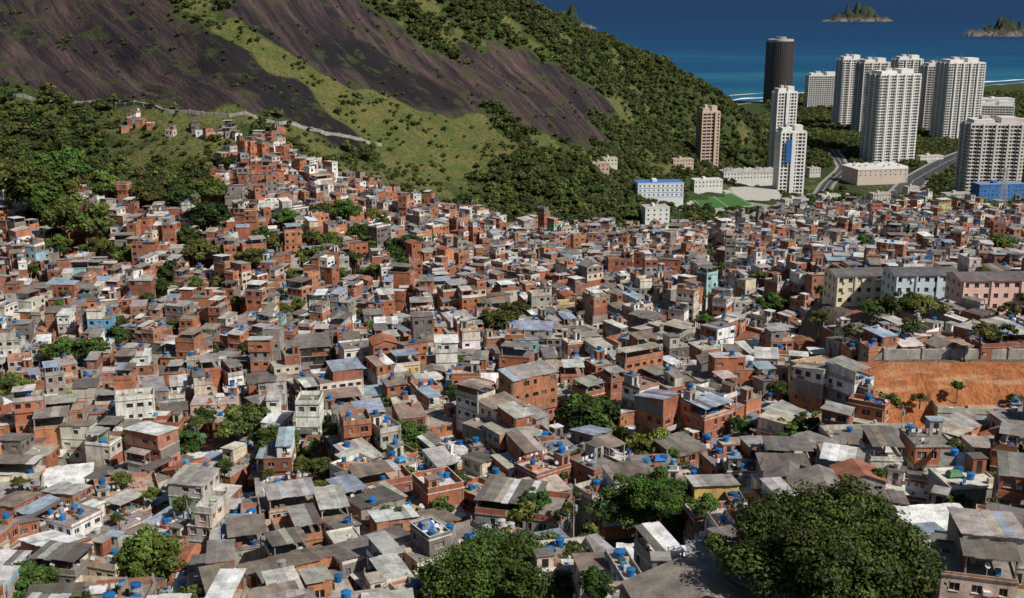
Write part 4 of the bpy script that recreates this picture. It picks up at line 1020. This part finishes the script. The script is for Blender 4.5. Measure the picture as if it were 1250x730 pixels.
for k in range(10):
    f0=k/10;f1=(k+1)/10;a0=3-2.5*f0;a1=3-2.5*f1;z0=zb+(zt-zb)*f0;z1=zb+(zt-zb)*f1
    cs=((-1,-1),(1,-1),(1,1),(-1,1))
    for i in range(4):
        c0=cs[i];c1=cs[(i+1)%4];S.rod((p[0]+c0[0]*a0,p[1]+c0[1]*a0,z0),(p[0]+c1[0]*a1,p[1]+c1[1]*a1,z1),.08,CLEAN,(.45,.45,.45));S.rod((p[0]+c1[0]*a0,p[1]+c1[1]*a0,z0),(p[0]+c0[0]*a1,p[1]+c0[1]*a1,z1),.08,CLEAN,(.45,.45,.45))
for f0 in (.75,.86,.96):
    zz=zb+(zt-zb)*f0;S.rod((p[0]-4,p[1],zz),(p[0]+4,p[1],zz),.12,CLEAN,(.45,.45,.45))
S.obj('lattice_pylon')
for i in range(3,len(rows)-2,5):
    q,nv_,zc=rows[i];S=Soup();a=(q.x,q.y,zc);S.rod(a,(q.x,q.y,zc+11),.14,CLEAN,(.4,.4,.4),6,.08)
    for sg in(-1,1):
        S.rod((q.x,q.y,zc+11),(q.x+nv_.x*2.4*sg,q.y+nv_.y*2.4*sg,zc+11.5),.07,CLEAN,(.4,.4,.4));PP=frame(q.x+nv_.x*2.6*sg,q.y+nv_.y*2.6*sg,0);S.box(PP,-.35,.35,-.2,.2,zc+11.4,zc+11.6,CLEAN,(.6,.6,.6),bottom=True)
    S.obj('street_lamp')

# ------------------------------------------------------------------ islands
mi,nt,b=mat('island_rock')
g=N(nt,'ShaderNodeNewGeometry');sp=N(nt,'ShaderNodeSeparateXYZ');L(nt,g.outputs['Position'],sp.inputs[0])
nn=noise(nt,mapping(nt,(.02,.02,.02)),1,5)
f=mapr(nt,mathn(nt,'ADD',sp.outputs['Z'],mathn(nt,'MULTIPLY',nn.outputs[0],70)),52,66,0,1)
L(nt,mixc(nt,f,mixc(nt,mapr(nt,nn.outputs[0],.4,.6,0,1),(.05,.042,.038),(.17,.145,.12)),(.026,.040,.018)),b.inputs['Base Color']);b.inputs['Roughness'].default_value=.9
def island(px,py,wpx,hpx,seed):
    p=onplane(px,py,0);Yd=p[1];w=wpx/F*Yd;h=hpx/F*Yd;n_=80;V=[];Fc=[]
    for j in range(n_):
        for i in range(n_):
            u=i/(n_-1)*2-1;v=j/(n_-1)*2-1;r2=1-(u*u+v*v);e=float(fbm(np.array(u*4.5+seed*9),np.array(v*3.2),seed,5))
            e=abs(2*e-1)*1.1+.35*e
            z=h*(max(r2,0)*(.15+1.1*e)-.20+.15*min(r2,0)*2+.6*math.exp(-((u-.1)**2*12+v*v*4))*(.7+.6*e))
            V.append((p[0]+u*w/2,p[1]+v*w*.22,z))
    for j in range(n_-1):
        for i in range(n_-1): a=j*n_+i;Fc.append((a,a+1,a+n_+1,a+n_))
    me=bpy.data.meshes.new('rocky_island');me.from_pydata(V,[],Fc);me.materials.append(mi);link(bpy.data.objects.new('rocky_island',me))
island(1045,26,100,17,3);island(690,35,84,20,5);island(1220,44,104,17,8)

# ------------------------------------------------------------------ forest points
fp=[];fs=[]
FT=np.array(foot)
hwl=[(q[0].x,q[0].y) for q in rows];avl=[(q[0].x,q[0].y) for q in rows2]
levr=[(q[0],q[1]) for q in pw]
clear=[g_[:2] for g_ in gpoly([(768,252),(770,290),(845,288),(845,240),(780,240)])]
pts=[]
for yv in np.arange(480,1500,5.0):
    for xv in np.arange(-.56*yv-60,min(.6*yv+60,900),5.0): pts.append((xv+NR.uniform(-2.6,2.6),yv+NR.uniform(-2.6,2.6)))
for yv in np.arange(1500,2600,9):
    for xv in np.arange(150,.6*yv+60,9): pts.append((xv+NR.uniform(-4,4),yv+NR.uniform(-4,4)))
pts=np.array(pts)
infav=pip(fav,pts[:,0],pts[:,1]);inlev=pip(levr,pts[:,0],pts[:,1]);incl=pip(clear,pts[:,0],pts[:,1])
den=fbm(pts[:,0]/35,pts[:,1]/35,88);den2=fbm(pts[:,0]/14,pts[:,1]/14,91,3)
for k,(xv,yv) in enumerate(pts):
    if infav[k] or inlev[k]: continue
    if incl[k] and NR.rand()<.75: continue
    i,j=gidx(xv,yv);z=GZ[j,i]
    if z<2.5: continue
    if yv>1380 and xv<120: continue
    if np.interp(xv,CX,CY)-yv<85: continue
    rk=rock[j,i];gr=grass[j,i];s=NR.uniform(.5,1.15)
    if rk>.3:
        if NR.rand()>(.22 if den2[k]>.6 else .015): continue
        s*=.42
    elif gr>.35:
        if NR.rand()>(.95 if den2[k]>.56 else .12): continue
        s*=NR.uniform(.2,.65)
    elif xv<250 and den[k]<.36 and NR.rand()<.6: s*=.5
    if yv>1500: s*=1.5
    if xv>180 or yv>900 and xv>150:
        if np.any((FT[:,0]-xv)**2+(FT[:,1]-yv)**2<FT[:,2]**2): continue
        if segd(xv,yv,hwl)<17 or segd(xv,yv,avl)<10: continue
        if yv<1500 and NR.rand()<.2: continue
    elif np.any((FT[:,0]-xv)**2+(FT[:,1]-yv)**2<(FT[:,2]*.9)**2): continue
    fp.append((xv,yv,H(xv,yv)-.8*s));fs.append(s)
print('forest',len(fp))
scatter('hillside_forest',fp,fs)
fp=[];fs=[]
for _ in range(700):
    yv=NR.uniform(110,780);xv=NR.uniform(-.5,.5)*yv
    if inb(fav,xv,yv): fp.append((xv,yv,H(xv,yv)+NR.uniform(1,5)));fs.append(NR.uniform(.3,.75))
scatter('favela_shrubs',fp,fs)

# ------------------------------------------------------------------ light, camera
el,az=math.radians(46),math.radians(124)
sv=Vector((math.sin(az)*math.cos(el),math.cos(az)*math.cos(el),math.sin(el)))
ld=bpy.data.lights.new('sun','SUN');ld.energy=5.0;ld.angle=math.radians(.5);ld.color=(1,.94,.85)
lo=link(bpy.data.objects.new('sun',ld));lo.rotation_euler=sv.to_track_quat('Z','Y').to_euler();lo.location=(0,0,600)
wd=bpy.data.worlds.new('World');scene.world=wd;wd.use_nodes=True;nt=wd.node_tree
sk=nt.nodes.new('ShaderNodeTexSky');sk.sky_type='NISHITA';sk.sun_disc=False;sk.sun_elevation=el;sk.sun_rotation=az
nt.links.new(sk.outputs[0],nt.nodes['Background'].inputs[0]);nt.nodes['Background'].inputs[1].default_value=.05
cd=bpy.data.cameras.new('camera');cd.sensor_width=36;cd.lens=F/1250*36;cd.clip_end=150000;cd.clip_start=1
co=link(bpy.data.objects.new('camera',cd));co.location=(0,0,CZ);co.rotation_euler=(math.pi/2-TH,0,0)
scene.camera=co
scene.view_settings.view_transform='Standard';scene.view_settings.look='None';scene.view_settings.exposure=0
